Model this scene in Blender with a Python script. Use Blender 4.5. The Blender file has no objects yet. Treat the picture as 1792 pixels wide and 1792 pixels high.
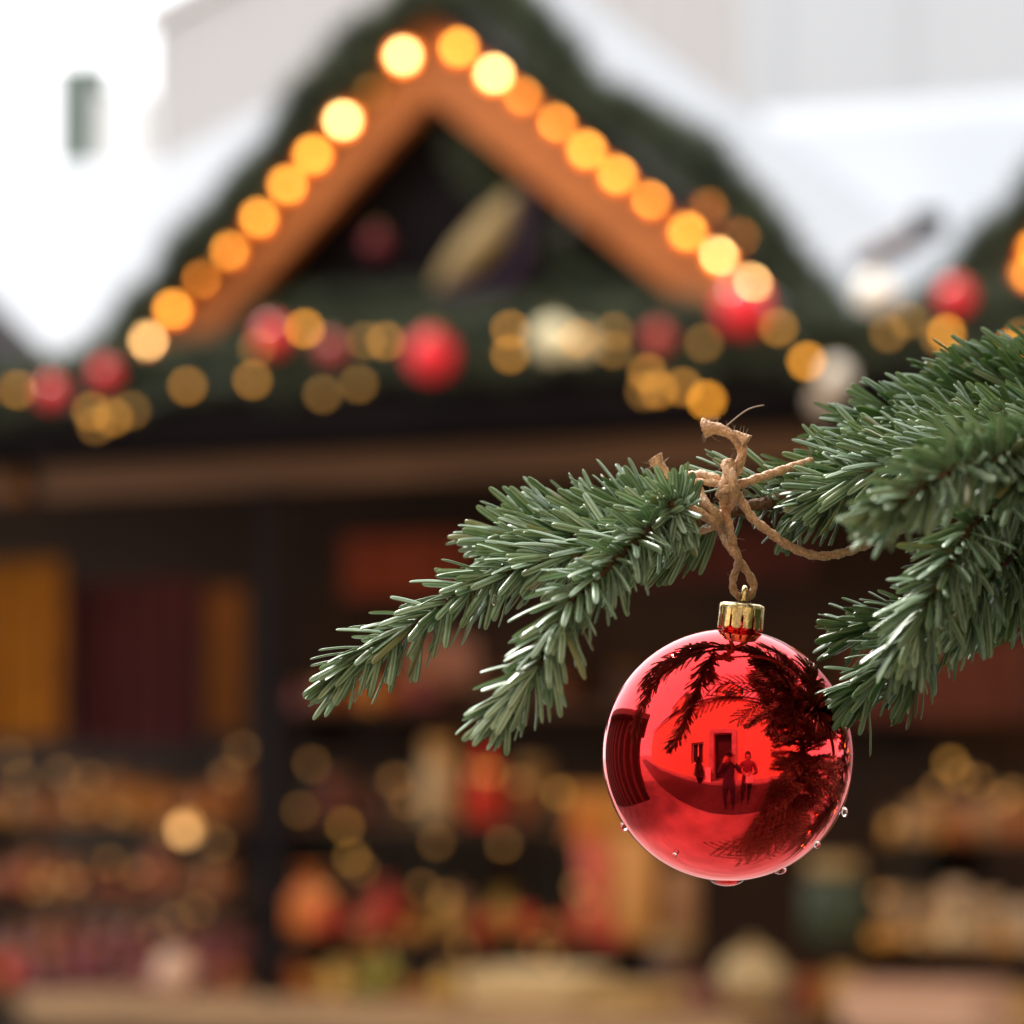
import bpy, bmesh, math, random
import numpy as np
from mathutils import Vector, Matrix, Euler
R = math.radians
random.seed(7); rng = np.random.default_rng(11)
S = bpy.context.scene
COL = S.collection

# ------------------------------------------------------------------ camera, world, sun, exposure
PITCH = R(4.0); EYE = Vector((0, 0, 1.65)); LENS = 85.0; FPX = LENS / 24.0 * 1792; SUBJ = 1.2
cam_d = bpy.data.cameras.new('camera'); cam = bpy.data.objects.new('camera', cam_d); COL.objects.link(cam)
cam.location = EYE; cam.rotation_euler = (R(90) + PITCH, 0, 0)
cam_d.lens = LENS; cam_d.sensor_width = 24; cam_d.sensor_fit = 'HORIZONTAL'
cam_d.clip_start = 0.02; cam_d.clip_end = 2000
cam_d.dof.use_dof = True; cam_d.dof.focus_distance = SUBJ - 0.012; cam_d.dof.aperture_fstop = 5.7
cam_d.dof.aperture_blades = 0
S.camera = cam

SUN_EL, SUN_ROT = R(48), R(-28)          # bright overcast, sun behind thin cloud, high over the stall to the left
W = bpy.data.worlds.new('World'); S.world = W; W.use_nodes = True
nt = W.node_tree; nt.nodes.clear()
wo = nt.nodes.new('ShaderNodeOutputWorld'); bg = nt.nodes.new('ShaderNodeBackground')
sk = nt.nodes.new('ShaderNodeTexSky'); sk.sky_type = 'NISHITA'; sk.sun_disc = False
sk.sun_elevation = SUN_EL; sk.sun_rotation = SUN_ROT; sk.dust_density = 3.0; sk.altitude = 200
mx = nt.nodes.new('ShaderNodeMix'); mx.data_type = 'RGBA'; mx.inputs['Factor'].default_value = 0.9
nt.links.new(sk.outputs['Color'], mx.inputs['A']); mx.inputs['B'].default_value = (15.5, 15.5, 15.7, 1)   # cloud cover
bg.inputs['Strength'].default_value = 0.1
nt.links.new(mx.outputs['Result'], bg.inputs['Color']); nt.links.new(bg.outputs['Background'], wo.inputs['Surface'])
sun_d = bpy.data.lights.new('sun', 'SUN'); sun = bpy.data.objects.new('sun', sun_d); COL.objects.link(sun)
sun_d.energy = 3.8; sun_d.angle = R(9); sun_d.color = (1, 0.95, 0.88)
sd = Vector((math.sin(-SUN_ROT) * -1 * math.cos(SUN_EL), math.cos(SUN_ROT) * math.cos(SUN_EL), math.sin(SUN_EL)))
sun.rotation_euler = sd.to_track_quat('Z', 'Y').to_euler()
S.view_settings.view_transform = 'Standard'; S.view_settings.look = 'None'
S.view_settings.exposure = 0.82; S.view_settings.gamma = 1.0; S.view_settings.use_curve_mapping = False
S.render.engine = 'CYCLES'
cy = S.cycles
cy.use_adaptive_sampling = False; cy.use_denoising = True
try: cy.denoiser = 'OPENIMAGEDENOISE'
except Exception: pass
cy.max_bounces = 7; cy.diffuse_bounces = 3; cy.glossy_bounces = 5; cy.transmission_bounces = 6
cy.caustics_reflective = False; cy.caustics_refractive = False; cy.sample_clamp_indirect = 4.0

# ------------------------------------------------------------------ pixel helpers (photo pixels, 1792 wide)
FWD = Vector((0, math.cos(PITCH), math.sin(PITCH))); UP = Vector((0, -math.sin(PITCH), math.cos(PITCH))); RT = Vector((1, 0, 0))
def ray(px, py): return RT * ((px - 896) / FPX) + UP * (-(py - 896) / FPX) + FWD
def P(px, py, d): return EYE + ray(px, py) * d
def proj(v):
    q = Vector(v) - EYE; d = q.dot(FWD)
    if d <= 0.01: return None
    return 896 + q.dot(RT) / d * FPX, 896 - q.dot(UP) / d * FPX, d
# the stall's own frame: x along its front (right end nearer to us), y into the stall, z up
HA = R(-30); HO = Vector((-0.206, 10.0, 0)); HM = Matrix.Translation(HO) @ Matrix.Rotation(HA, 4, 'Z'); HI = HM.inverted()
def HL(px, py, y=0.0):
    a = HI @ EYE; b = HI.to_3x3() @ ray(px, py); k = (y - a.y) / b.y
    return a + b * k

# ------------------------------------------------------------------ material helpers
def mat(name, col, rough=0.6, metal=0.0, var=0.0, scale=20.0, bump=0.0, emit=None, estr=0.0, stretch=None, coat=0.0, spec=0.3, c2=None):
    m = bpy.data.materials.new(name); m.use_nodes = True; t = m.node_tree; b = t.nodes['Principled BSDF']
    b.inputs['Roughness'].default_value = rough; b.inputs['Metallic'].default_value = metal
    b.inputs['Base Color'].default_value = (*col, 1); b.inputs['Coat Weight'].default_value = coat
    b.inputs['Specular IOR Level'].default_value = spec
    if emit: b.inputs['Emission Color'].default_value = (*emit, 1); b.inputs['Emission Strength'].default_value = estr
    if var or bump:
        tc = t.nodes.new('ShaderNodeTexCoord'); mp = t.nodes.new('ShaderNodeMapping'); nz = t.nodes.new('ShaderNodeTexNoise')
        nz.inputs['Scale'].default_value = scale; nz.inputs['Detail'].default_value = 6
        if stretch: mp.inputs['Scale'].default_value = stretch
        t.links.new(tc.outputs['Object'], mp.inputs['Vector']); t.links.new(mp.outputs['Vector'], nz.inputs['Vector'])
        if var:
            r = t.nodes.new('ShaderNodeValToRGB'); r.color_ramp.elements[0].position = .3; r.color_ramp.elements[1].position = .7
            lo = c2 or tuple(c * (1 - var) for c in col)
            r.color_ramp.elements[0].color = (*lo, 1); r.color_ramp.elements[1].color = (*[min(1, c * (1 + var * .6)) for c in col], 1)
            t.links.new(nz.outputs['Fac'], r.inputs['Fac']); t.links.new(r.outputs['Color'], b.inputs['Base Color'])
        if bump:
            bp = t.nodes.new('ShaderNodeBump'); bp.inputs['Strength'].default_value = bump; bp.inputs['Distance'].default_value = .01
            t.links.new(nz.outputs['Fac'], bp.inputs['Height']); t.links.new(bp.outputs['Normal'], b.inputs['Normal'])
    return m

# ------------------------------------------------------------------ object helpers
def tag(o, label=None, cat=None, group=None, kind=None):
    if label: o['label'] = label
    if cat: o['category'] = cat
    if group: o['group'] = group
    if kind: o['kind'] = kind
    return o
def empty(name, loc, rz=0.0, **k):
    o = bpy.data.objects.new(name, None); o.empty_display_size = .05; COL.objects.link(o)
    o.location = loc; o.rotation_euler = (0, 0, rz); return tag(o, **k)
def link(name, me, m=None, parent=None, smooth=False, **k):
    o = bpy.data.objects.new(name, me); COL.objects.link(o)
    if m is not None and not me.materials: me.materials.append(m)
    if smooth: me.polygons.foreach_set('use_smooth', [True] * len(me.polygons))
    if parent: o.parent = parent
    return tag(o, **k)
def mesh(name, v, f):
    me = bpy.data.meshes.new(name); me.from_pydata([tuple(p) for p in v], [], f); me.update(); return me
class MB:
    def __init__(s): s.v = []; s.f = []
    def add(s, v, f):
        n = len(s.v); s.v += [tuple(p) for p in v]; s.f += [tuple(i + n for i in q) for q in f]; return s
    def box(s, a, b, bev=0.0):
        x0, y0, z0 = a; x1, y1, z1 = b
        return s.add([(x0,y0,z0),(x1,y0,z0),(x1,y1,z0),(x0,y1,z0),(x0,y0,z1),(x1,y0,z1),(x1,y1,z1),(x0,y1,z1)],
                     [(0,3,2,1),(4,5,6,7),(0,1,5,4),(1,2,6,5),(2,3,7,6),(3,0,4,7)])
    def prism(s, pts, y0, y1):          # polygon in (x,z) pulled along y
        n = len(pts)
        v = [(x, y0, z) for x, z in pts] + [(x, y1, z) for x, z in pts]
        return s.add(v, [tuple(range(n)), tuple(range(2 * n - 1, n - 1, -1))] + [(i, n + i, n + (i + 1) % n, (i + 1) % n) for i in range(n)])
    def lathe(s, prof, seg=16, c=(0, 0, 0)):
        v = []; f = []
        for r, z in prof:
            for k in range(seg):
                a = 2 * math.pi * k / seg; v.append((c[0] + r * math.cos(a), c[1] + r * math.sin(a), c[2] + z))
        for i in range(len(prof) - 1):
            for k in range(seg):
                f.append((i*seg+k, i*seg+(k+1) % seg, (i+1)*seg+(k+1) % seg, (i+1)*seg+k))
        f.append(tuple(range(seg - 1, -1, -1))); f.append(tuple((len(prof) - 1) * seg + k for k in range(seg)))
        return s.add(v, f)
    def tube(s, pts, rad, seg=8, fn=None):
        pts = [Vector(p) for p in pts]; n = len(pts); fr = frames(pts); v = []; f = []
        for i in range(n):
            r = rad[i] if hasattr(rad, '__len__') else rad
            for k in range(seg):
                a = 2 * math.pi * k / seg; q = fn(i, a) if fn else 1.0
                v.append(pts[i] + (fr[i][0] * math.cos(a) + fr[i][1] * math.sin(a)) * r * q)
        for i in range(n - 1):
            for k in range(seg): f.append((i*seg+k, i*seg+(k+1) % seg, (i+1)*seg+(k+1) % seg, (i+1)*seg+k))
        f.append(tuple(range(seg - 1, -1, -1))); f.append(tuple((n - 1) * seg + k for k in range(seg)))
        return s.add(v, f)
    def build(s, name, m, parent=None, smooth=False, bev=0.0, **k):
        me = mesh(name, s.v, s.f)
        if bev:
            bm = bmesh.new(); bm.from_mesh(me)
            bmesh.ops.bevel(bm, geom=list(bm.edges), offset=bev, segments=1, affect='EDGES'); bm.to_mesh(me); bm.free()
        return link(name, me, m, parent, smooth, **k)
def frames(pts):
    n = len(pts); out = []; t = (pts[1] - pts[0]).normalized()
    a = t.orthogonal().normalized()
    for i in range(n):
        t = (pts[min(i + 1, n - 1)] - pts[max(i - 1, 0)]).normalized()
        a = (a - t * a.dot(t)).normalized(); out.append((a, t.cross(a), t))
    return out
def spline(pts, step):
    pts = [Vector(p) for p in pts]; q = [pts[0] * 2 - pts[1]] + pts + [pts[-1] * 2 - pts[-2]]; out = []
    for i in range(1, len(q) - 2):
        a, b, c, d = q[i-1], q[i], q[i+1], q[i+2]; n = max(1, int((c - b).length / step))
        for k in range(n):
            t = k / n
            out.append(.5 * ((2*b) + (c - a) * t + (2*a - 5*b + 4*c - d) * t*t + (3*b - a - 3*c + d) * t**3))
    out.append(pts[-1]); return out
def pspline(pp, step=.001, base=SUBJ): return spline([P(p[0], p[1], base + (p[2] if len(p) > 2 else 0)) for p in pp], step)

# ------------------------------------------------------------------ the setting: ground, far buildings, white tents
M_ground = mat('pale_paving', (.30, .275, .25), .6, var=.35, scale=1.5, bump=.2)
M_road = mat('dark_asphalt', (.06, .055, .055), .5, var=.3, scale=6, bump=.3)
M_grey = mat('pale_cladding', (.36, .34, .33), .6, var=.04, scale=.2)
M_blue = mat('cool_grey_render', (.42, .435, .45), .6, var=.05, scale=.2)
M_tent = mat('white_canvas', (.24, .26, .285), .7, var=.04, scale=.8)
M_plaster = mat('plaster', (.60, .42, .25), .8, var=.08, scale=1.2, bump=.15)
M_stone = mat('stone_surround', (.42, .36, .36), .8, var=.3, scale=4, bump=.3)
M_rooft = mat('roof_tile', (.13, .06, .045), .7, var=.3, scale=9)
M_darkdoor = mat('dark_door', (.03, .022, .018), .5)
M_glass_dark = mat('window_glass', (.03, .035, .04), .08)
M_white = mat('white_paint', (.75, .75, .74), .5)

g = MB(); g.box((-150, -150, -.3), (150, 150, 0)); g.build('ground', M_ground, kind='structure')
g = MB(); g.box((-30, -1.9, 0.0), (30, 0.05, .004)); g.build('road', M_road, kind='structure')
g = MB(); g.box((-30, -2.25, 0.0), (30, -1.9, .12)); g.build('kerb', M_ground, kind='structure')

def far_block(name, px, d0, ang, length, ptop, m, label, fins, depth=14):
    a = P(px, ptop, d0); h = a.z
    e = empty(name, (a.x, a.y, 0), R(-ang), label=label, cat='building')
    MB().box((0, 0, 0), (length, depth, h)).build('wall', m, e)
    MB().box((-.15, -.15, h), (length + .15, depth + .15, h + .3)).build('parapet', m, e)
    f = MB()
    x = .4
    while x < length:
        f.box((x, -.02, .2), (x + .05, -.003, h - .2)); x += fins
    f.build('cladding_fin', m, e, kind='stuff')
    return e
far_block('office_building', 265, 60, 64, 42, 48, M_grey, 'pale beige grey office block rising behind the stall gable with a sharp left corner', .8)
far_block('apartment_building', 1296, 34, 38, 26, -260, M_blue, 'cool grey plain building wall at upper right behind the white tents', 1.4)

def pagoda(name, corners, peak, sag, label, skirt=.2, n=14):
    # corner points (world) + peak; concave canvas
    e = empty(name, ((corners[0] + corners[2]) / 2).xy.to_3d(), label=label, cat='tent'); o = e.location
    b = MB()
    for k in range(4):
        c0, c1 = corners[k], corners[(k + 1) % 4]; v = []; f = []
        for i in range(n + 1):
            t = i / n
            for j in range(n + 1):
                s = j / n; base = c0.lerp(c1, s); p = base.lerp(peak, t); p.z = base.z + (peak.z - base.z) * (t ** sag)
                v.append(p - o)
        for i in range(n):
            for j in range(n): f.append((i*(n+1)+j, i*(n+1)+j+1, (i+1)*(n+1)+j+1, (i+1)*(n+1)+j))
        b.add(v, f)
    b.build('canopy', M_tent, e, smooth=True)
    v = MB()
    for k in range(4):
        c0, c1 = corners[k] - o, corners[(k + 1) % 4] - o
        v.add([c0, c1, c1 - Vector((0, 0, skirt)), c0 - Vector((0, 0, skirt))], [(0, 1, 2, 3)])
    v.build('valance', M_tent, e)
    for c in corners:
        q = c - o; MB().lathe([(.04, 0), (.04, q.z - .02)], 8, (q.x, q.y, 0)).build('pole', M_white, e, smooth=True)
    return e
def tent_at(px_peak, py_peak, d, hx, hy, py_eave, rot, sag, label):
    pk = P(px_peak, py_peak, d); ze = P(px_peak, py_eave, d).z
    cs = [pk.xy.to_3d() + Matrix.Rotation(R(rot), 3, 'Z') @ Vector((sx * hx, sy * hy, 0)) + Vector((0, 0, ze)) for sx, sy in ((-1,-1),(1,-1),(1,1),(-1,1))]
    return pagoda('white_tent', cs, pk, sag, label)
tent_at(925, -75, 16.5, 2.7, 2.2, 690, -20, 1.1, 'tall white pointed tent whose roof sweeps down right of the gable')
def ridge_tent(px0, py0, px1, py1, d, run, drop, label):
    a, b = P(px0, py0, d), P(px1, py1, d); o = ((a + b) / 2).xy.to_3d()
    e = empty('white_tent', o, label=label, cat='tent'); n = 28; m = 10; v = []; f = []
    for i in range(n + 1):
        q = a.lerp(b, i / n) - o
        for k in range(-m, m + 1):
            t = k / m; sag = .05 * math.sin(math.pi * abs(t)) + .03 * math.sin(i * math.pi / 4) * abs(t)
            v.append(q + Vector((0, run * t, -drop * abs(t) - sag)))
    w = 2 * m + 1
    for i in range(n):
        for k in range(w - 1): f.append((i*w+k, i*w+k+1, (i+1)*w+k+1, (i+1)*w+k))
    MB().add(v, f).build('canopy', M_tent, e, smooth=True)
    c = MB()
    for s_ in (-1, 1):
        for i in range(n):
            p, q = v[i*w + (0 if s_ < 0 else w-1)], v[(i+1)*w + (0 if s_ < 0 else w-1)]
            c.add([p, q, q + Vector((0, s_ * .01, -.3)), p + Vector((0, s_ * .01, -.3 - .04 * (i % 2)))], [(0, 1, 2, 3)])
    c.build('valance', M_tent, e)
    for i in (0, n // 2, n):
        for s_ in (0, w - 1):
            q = v[i*w + s_]; MB().lathe([(.04, 0), (.04, q.z - .02)], 8, (q.x, q.y, 0)).build('pole', M_white, e, smooth=True)
ridge_tent(-420, 296, 470, 282, 17.5, 2.4, 1.3, 'white tent roof at far left behind the garland')
ridge_tent(1330, 196, 2500, 110, 19.5, 2.6, 1.5, 'long white tent roof at right edge above the second stall')
# chimney at upper left
e = empty('chimney', P(160, 300, 38).xy.to_3d(), R(-18), label='dark flue beside a white chimney block above the left tent', cat='chimney')
zc = P(160, 122, 38).z; zb = P(160, 420, 38).z
MB().box((-.36, -.15, zb), (.122, .25, zc)).build('flue', mat('dark_flue', (.13, .16, .14), .6, var=.2, scale=5), e)
MB().box((.125, -.1, zb), (.56, .4, zc - .25)).build('block', M_white, e)
MB().box((-.38, -.2, zc), (.16, .3, zc + .05)).build('cap', bpy.data.materials['dark_flue'], e)

# house behind the photographer (seen in the bauble)
hs = empty('plaster_house', (-.5, -2.7, 0), label='bright plaster house with stone framed doorway mirrored in the red bauble', cat='house')
def wallbox(x0, x1, z0, z1, nm='wall', m=M_plaster, y0=-.4, y1=0): return MB().box((x0, y0, z0), (x1, y1, z1)).build(nm, m, hs)
wallbox(-16, -2.3, 0, 6.6); wallbox(-2.3, -1.3, 0, 1.0); wallbox(-2.3, -1.3, 2.5, 6.6); wallbox(-1.3, -.55, 0, 6.6); wallbox(-.55, .55, 3.0, 6.6); wallbox(.55, 14, 0, 6.6)
for x0, x1, z0, z1 in ((-.85, -.553, 0, 3.3), (.553, .85, 0, 3.3), (-.553, .553, 3.003, 3.3)):
    wallbox(x0, x1, z0, z1, 'stone_surround', M_stone, .003, .1)
dr = MB().box((-.55, -.35, 0), (.55, -.3, 3.0)).build('door', M_darkdoor, hs); MB().lathe([(.02, 0), (.02, .12)], 8, (.4, -.27, 1.05)).build('handle', mat('brass', (.6, .42, .15), .3, 1), dr)
wf = MB().box((-2.3, -.3, 1.0), (-1.3, -.25, 2.5)).build('window', M_glass_dark, hs)
for b in ((-2.3, -.245, 1.0, -2.22, -.2, 2.5), (-1.38, -.245, 1.0, -1.3, -.2, 2.5), (-2.22, -.245, 2.42, -1.38, -.2, 2.5), (-2.22, -.245, 1.0, -1.38, -.2, 1.08), (-1.84, -.245, 1.08, -1.76, -.2, 2.42)):
    MB().box(b[:3], b[3:]).build('frame', M_white, wf)
rf = MB().add([(-16.2, .35, 6.55), (14.2, .35, 6.55), (14.2, -3.4, 11.2), (-16.2, -3.4, 11.2), (-16.2, .35, 6.7), (14.2, .35, 6.7), (14.2, -3.4, 11.35), (-16.2, -3.4, 11.35)],
              [(0,3,2,1),(4,5,6,7),(0,1,5,4),(1,2,6,5),(2,3,7,6),(3,0,4,7)]).build('roof', M_rooft, hs)
for xo in (.5, 6.5, -7):
    MB().prism([(xo - 1.3, 6.75), (xo + 1.3, 6.75), (xo + 1.3, 9.6), (xo, 12.6), (xo - 1.3, 9.6)], -2.6, -.25).build('dormer', M_plaster, hs)
    MB().box((xo - .45, -.247, 7.2), (xo + .45, -.2, 8.7)).build('dormer_window', M_glass_dark, hs)
    for sgn in (-1, 1):
        MB().prism([(xo, 12.62), (xo + sgn * 1.6, 8.95), (xo + sgn * 1.6, 9.2), (xo, 12.95)], -2.7, -.1).build('dormer_roof', M_rooft, hs)
# dark wooden stall row at the left, out of frame, mirrored at the bauble's left rim
M_slat = mat('dark_board', (.05, .032, .026), .7, var=.35, scale=3, stretch=(8, 8, .6))
M_slat2 = mat('worn_board', (.15, .09, .07), .6, var=.4, scale=3, stretch=(8, 8, .6))
ws = empty('closed_stall', (-4.3, 4.6, 0), R(4), label='closed dark timber stall standing to the left of the fir tree', cat='market stall')
for i in range(32):
    y = -3.4 + i * .212
    MB().box((1.2, y, 0), (1.235 + .006 * (i % 3), y + .2, 2.75)).build('board', (M_slat, M_slat, M_slat2)[(i * 7) % 3], ws)
MB().box((-1.2, -3.3, 0), (1.195, 3.3, 2.7)).build('shell', M_slat, ws)
MB().prism([(-1.5, 2.76), (1.6, 2.76), (1.5, 3.0), (-1.4, 3.3)], -3.6, 3.6).build('roof', M_rooft, ws)

# ------------------------------------------------------------------ the market stall
M_fascia = mat('fascia_wood', (.54, .16, .03), .55, var=.3, scale=5, stretch=(1, 1, 6))  # glow of the bulbs put into the wood colour as stronger orange
M_beam = mat('beam_wood', (.17, .083, .036), .6, var=.35, scale=4, stretch=(.6, 4, 8))
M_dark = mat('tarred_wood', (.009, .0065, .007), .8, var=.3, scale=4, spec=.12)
M_counter = mat('counter_wood', (.36, .215, .105), .5, var=.25, scale=4, stretch=(.7, 4, 4))
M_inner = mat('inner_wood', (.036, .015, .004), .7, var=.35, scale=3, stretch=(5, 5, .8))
def stall(label, off, right=False):
    st = empty('market_stall', HM @ Vector((off, 0, 0)), HA, label=label, cat='market stall')
    tz = lambda px, py: (lambda q: (q.x, q.z))(HL(px, py))
    oa, ol, orr = tz(766, 22), tz(205, 632), tz(1372, 520); ia, il, ir = tz(769, 176), tz(352, 632), tz(1232, 548)
    MB().prism([oa, ia, il, ol], -.06, 0).build('fascia_board', M_fascia, st)
    MB().prism([oa, orr, ir, ia], -.06, 0).build('fascia_board', M_fascia, st)
    # gable boards behind, dark vertical planks
    n = 13; x0, x1 = il[0] - .12, ir[0] + .10; zb = min(il[1], ir[1]) - .15
    for i in range(n):
        a, b = x0 + (x1 - x0) * i / n, x0 + (x1 - x0) * (i + 1) / n - .006
        top = lambda x: (ia[1] + .14) - abs(x - ia[0]) * ((ia[1] - il[1]) / (ia[0] - il[0]))
        ta, tb = max(top(a), zb + .02), max(top(b), zb + .02)
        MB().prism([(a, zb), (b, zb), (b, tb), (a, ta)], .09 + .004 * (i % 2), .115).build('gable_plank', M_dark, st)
    # gable roof slabs (run back into the stall)
    for s, o in ((-1, ol), (1, orr)):
        MB().prism([(oa[0], oa[1] + .002), (o[0] + s * .1, o[1] - .08), (o[0] + s * .1, o[1] - .03), (oa[0], oa[1] + .06)], -.1, .24).build('gable_roof', M_dark, st)
    ze = HL(770, 705).z; zu = HL(770, 783).z; zl = HL(770, 838).z
    xl, xr = -1.42, 1.2
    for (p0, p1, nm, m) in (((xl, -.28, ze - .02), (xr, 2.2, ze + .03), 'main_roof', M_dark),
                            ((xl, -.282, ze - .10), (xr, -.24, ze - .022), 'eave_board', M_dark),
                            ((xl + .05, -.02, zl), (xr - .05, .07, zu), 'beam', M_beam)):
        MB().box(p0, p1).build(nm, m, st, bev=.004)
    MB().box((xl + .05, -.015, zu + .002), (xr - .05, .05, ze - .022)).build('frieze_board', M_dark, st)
    zc = HL(400, 1748, -.1).z
    for px in (466,):
        t = HL(px, 1200).x
        MB().box((t - .032, .0, zc + .001), (t + .032, .068, zl - .002)).build('post', M_dark, st, bev=.004)
    for t in (xl + .005, xr - .095): MB().box((t, 1.54, 0), (t + .09, 1.608, ze - .022)).build('post', M_dark, st, bev=.004)
    for k in range(3): MB().box((xl + .16, -.20 + k * .17, zc - .045), (xr - .16, -.034 + k * .17, zc)).build('counter_plank', M_counter, st, bev=.004)
    MB().box((xl + .16, -.225, zc - .075), (xr - .16, -.202, zc - .002)).build('counter_edge', M_counter, st, bev=.003)
    for i in range(22):
        x = xl + .17 + i * (xr - xl - .34) / 22
        MB().box((x, -.1, .02), (x + (xr - xl - .34) / 22 - .006, -.075, zc - .08)).build('front_board', M_beam, st)
    for i in range(18):
        x = xl - .003 + i * (xr - xl + .006) / 18
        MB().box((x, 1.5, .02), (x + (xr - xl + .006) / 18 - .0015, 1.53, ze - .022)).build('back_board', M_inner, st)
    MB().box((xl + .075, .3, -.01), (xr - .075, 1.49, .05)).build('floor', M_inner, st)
    return st, zc, ze
stall1, ZC, ZE = stall('brown wooden market stall with lit gable and goods behind its counter', 0)
# neighbours in the row: copies of the first
def copy_tree(o, parent=None):
    c = o.copy(); COL.objects.link(c)
    if parent: c.parent = parent
    for ch in list(o.children): copy_tree(ch, c)
    return c
PITCHX = 2.63
st2 = copy_tree(stall1); st2.location = HM @ Vector((PITCHX, 0, 0)); st2['label'] = 'second wooden market stall reaching in at the right edge beyond the lit gable stall'
st3 = copy_tree(stall1); st3.location = HM @ Vector((-PITCHX, 0, 0)); st3['label'] = 'third wooden market stall just touching the left edge of the picture'

# shelves
M_shelf = mat('shelf_wood', (.10, .05, .022), .6, var=.3, scale=4, stretch=(.7, 4, 4))
SH = {}; SHY = {}
def shelf(name, px0, px1, py, y0, y1, label):
    a, b = HL(px0, py, y0), HL(px1, py, y0); z = (a.z + b.z) / 2
    e = empty('shelf', HM @ Vector(((a.x + b.x) / 2, y0, z)), HA, label=label, cat='shelf'); w = (b.x - a.x) / 2
    MB().box((-w, 0, -.02), (w, y1 - y0, 0)).build('board', M_shelf, e, bev=.002)
    for s in (-1, 1): MB().box((s * (w - .03) - .012, 0.01, -.12), (s * (w - .03) + .012, y1 - y0 - .01, -.022)).build('bracket', M_dark, e)
    SH[name] = (a.x, b.x, z, y0); SHY[name] = y1
shelf('L1', -60, 425, 1440, .9, 1.3, 'upper shelf on the left with rows of golden jars')
shelf('L2', -60, 425, 1565, .6, 1.0, 'middle shelf on the left with rows of brown jars')
shelf('L3', -60, 425, 1690, .3, .7, 'lowest shelf on the left with dark purple jars')
shelf('C1', 505, 1030, 1440, 1.0, 1.35, 'upper shelf behind the red bottle in the middle of the stall')
shelf('C2', 505, 1100, 1640, .5, .9, 'lower shelf in the middle with bright orange and red gift bags')
shelf('C0', 505, 1540, 1232, 1.1, 1.45, 'top dark shelf in the middle of the stall below the beam')
shelf('R1', 1600, 1860, 1470, .8, 1.2, 'upper right shelf with beige boxes near the right post')
shelf('R2', 1500, 1860, 1655, .4, .8, 'lower right shelf with a row of cream candles')

# ------------------------------------------------------------------ goods
def paint(name, c, r=.45, **k): return mat(name, c, r, **k)
GM = {}
def gm(c, r=.4):
    key = (c, r)
    if key not in GM: GM[key] = mat('goods_colour', tuple(x * .9 if x < max(c) * .99 else x for x in c[:2]) + (c[2] * .7,), r, var=.12, scale=30)
    return GM[key]
ME = {}
def unit(kind):
    """unit meshes: width 1 (x), height 1 (z)"""
    if kind in ME: return ME[kind]
    b = MB(); c = None
    if kind == 'jar': b.lathe([(.42, 0), (.5, .05), (.5, .68), (.4, .78), (.36, .82)], 14); c = MB().lathe([(.41, .822), (.43, .84), (.43, .98), (.4, 1.0)], 14)
    if kind == 'bottle': b.lathe([(.44, 0), (.5, .03), (.5, .55), (.42, .66), (.2, .76), (.17, .9)], 14); c = MB().lathe([(.2, .902), (.2, 1.0)], 14)
    if kind == 'candle': b.lathe([(.47, 0), (.5, .02), (.5, .88), (.46, .92), (.2, .9)], 14); c = MB().lathe([(.03, .9), (.03, 1.0)], 6)
    if kind == 'box': b.box((-.5, -.35, 0), (.5, .35, .8)); c = MB().box((-.52, -.37, .802), (.52, .37, 1.0))
    if kind == 'bag': b.add([(-.42,-.2,0),(.42,-.2,0),(.42,.2,0),(-.42,.2,0),(-.5,-.22,.45),(.5,-.22,.45),(.5,.22,.45),(-.5,.22,.45),(-.2,-.08,.8),(.2,-.08,.8),(.2,.08,.8),(-.2,.08,.8)],
                           [(0,3,2,1),(0,1,5,4),(1,2,6,5),(2,3,7,6),(3,0,4,7),(4,5,9,8),(5,6,10,9),(6,7,11,10),(7,4,8,11),(8,9,10,11)]); c = MB().lathe([(.16, .8), (.12, .84), (.34, .98), (.3, 1.0)], 10)
    if kind == 'ball': b.lathe([(.02 + .5 * math.sin(math.pi * i / 12), .45 - .45 * math.cos(math.pi * i / 12)) for i in range(13)], 16); c = MB().lathe([(.1, .895), (.1, 1.0)], 8)
    if kind == 'tray': b.add([(-.42,-.3,0),(.42,-.3,0),(.42,.3,0),(-.42,.3,0),(-.5,-.4,1),(.5,-.4,1),(.5,.4,1),(-.5,.4,1),(-.45,-.35,.3),(.45,-.35,.3),(.45,.35,.3),(-.45,.35,.3)],
                            [(0,3,2,1),(0,1,5,4),(1,2,6,5),(2,3,7,6),(3,0,4,7),(8,9,10,11),(4,5,9,8),(5,6,10,9),(6,7,11,10),(7,4,8,11)])
    ME[kind] = (b, c); return ME[kind]
CAP = {'jar': ('jar', 'lid'), 'bottle': ('bottle', 'cap'), 'candle': ('candle', 'wick'), 'box': ('box', 'lid'), 'bag': ('gift_bag', 'tied_top'), 'ball': ('glass_ball', 'neck'), 'tray': ('tray', None)}
MC = {}
def good(kind, loc, w, h, col, label, cat, group=None, ccol=(.35, .25, .12), rough=.4, rz=0.0, m=None):
    nm, cn = CAP[kind]
    e = empty(nm, HM @ Vector(loc), HA + rz, label=label, cat=cat, group=group); e.scale = (w, w, h)
    for key, mb, c, pn in ((kind + 'b', unit(kind)[0], col, nm + '_body' if cn else 'dish'), (kind + 'c', unit(kind)[1], ccol, cn)):
        if mb is None: continue
        k = (key, c, rough)
        if k not in MC:
            me = mesh(pn, mb.v, mb.f); me.materials.append((m if (m and key[-1] == 'b') else gm(c, rough)))
            if kind in ('jar', 'bottle', 'candle', 'ball'): me.polygons.foreach_set('use_smooth', [len(p.vertices) == 4 for p in me.polygons])
            MC[k] = me
        link(pn, MC[k], parent=e)
    return e
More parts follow.
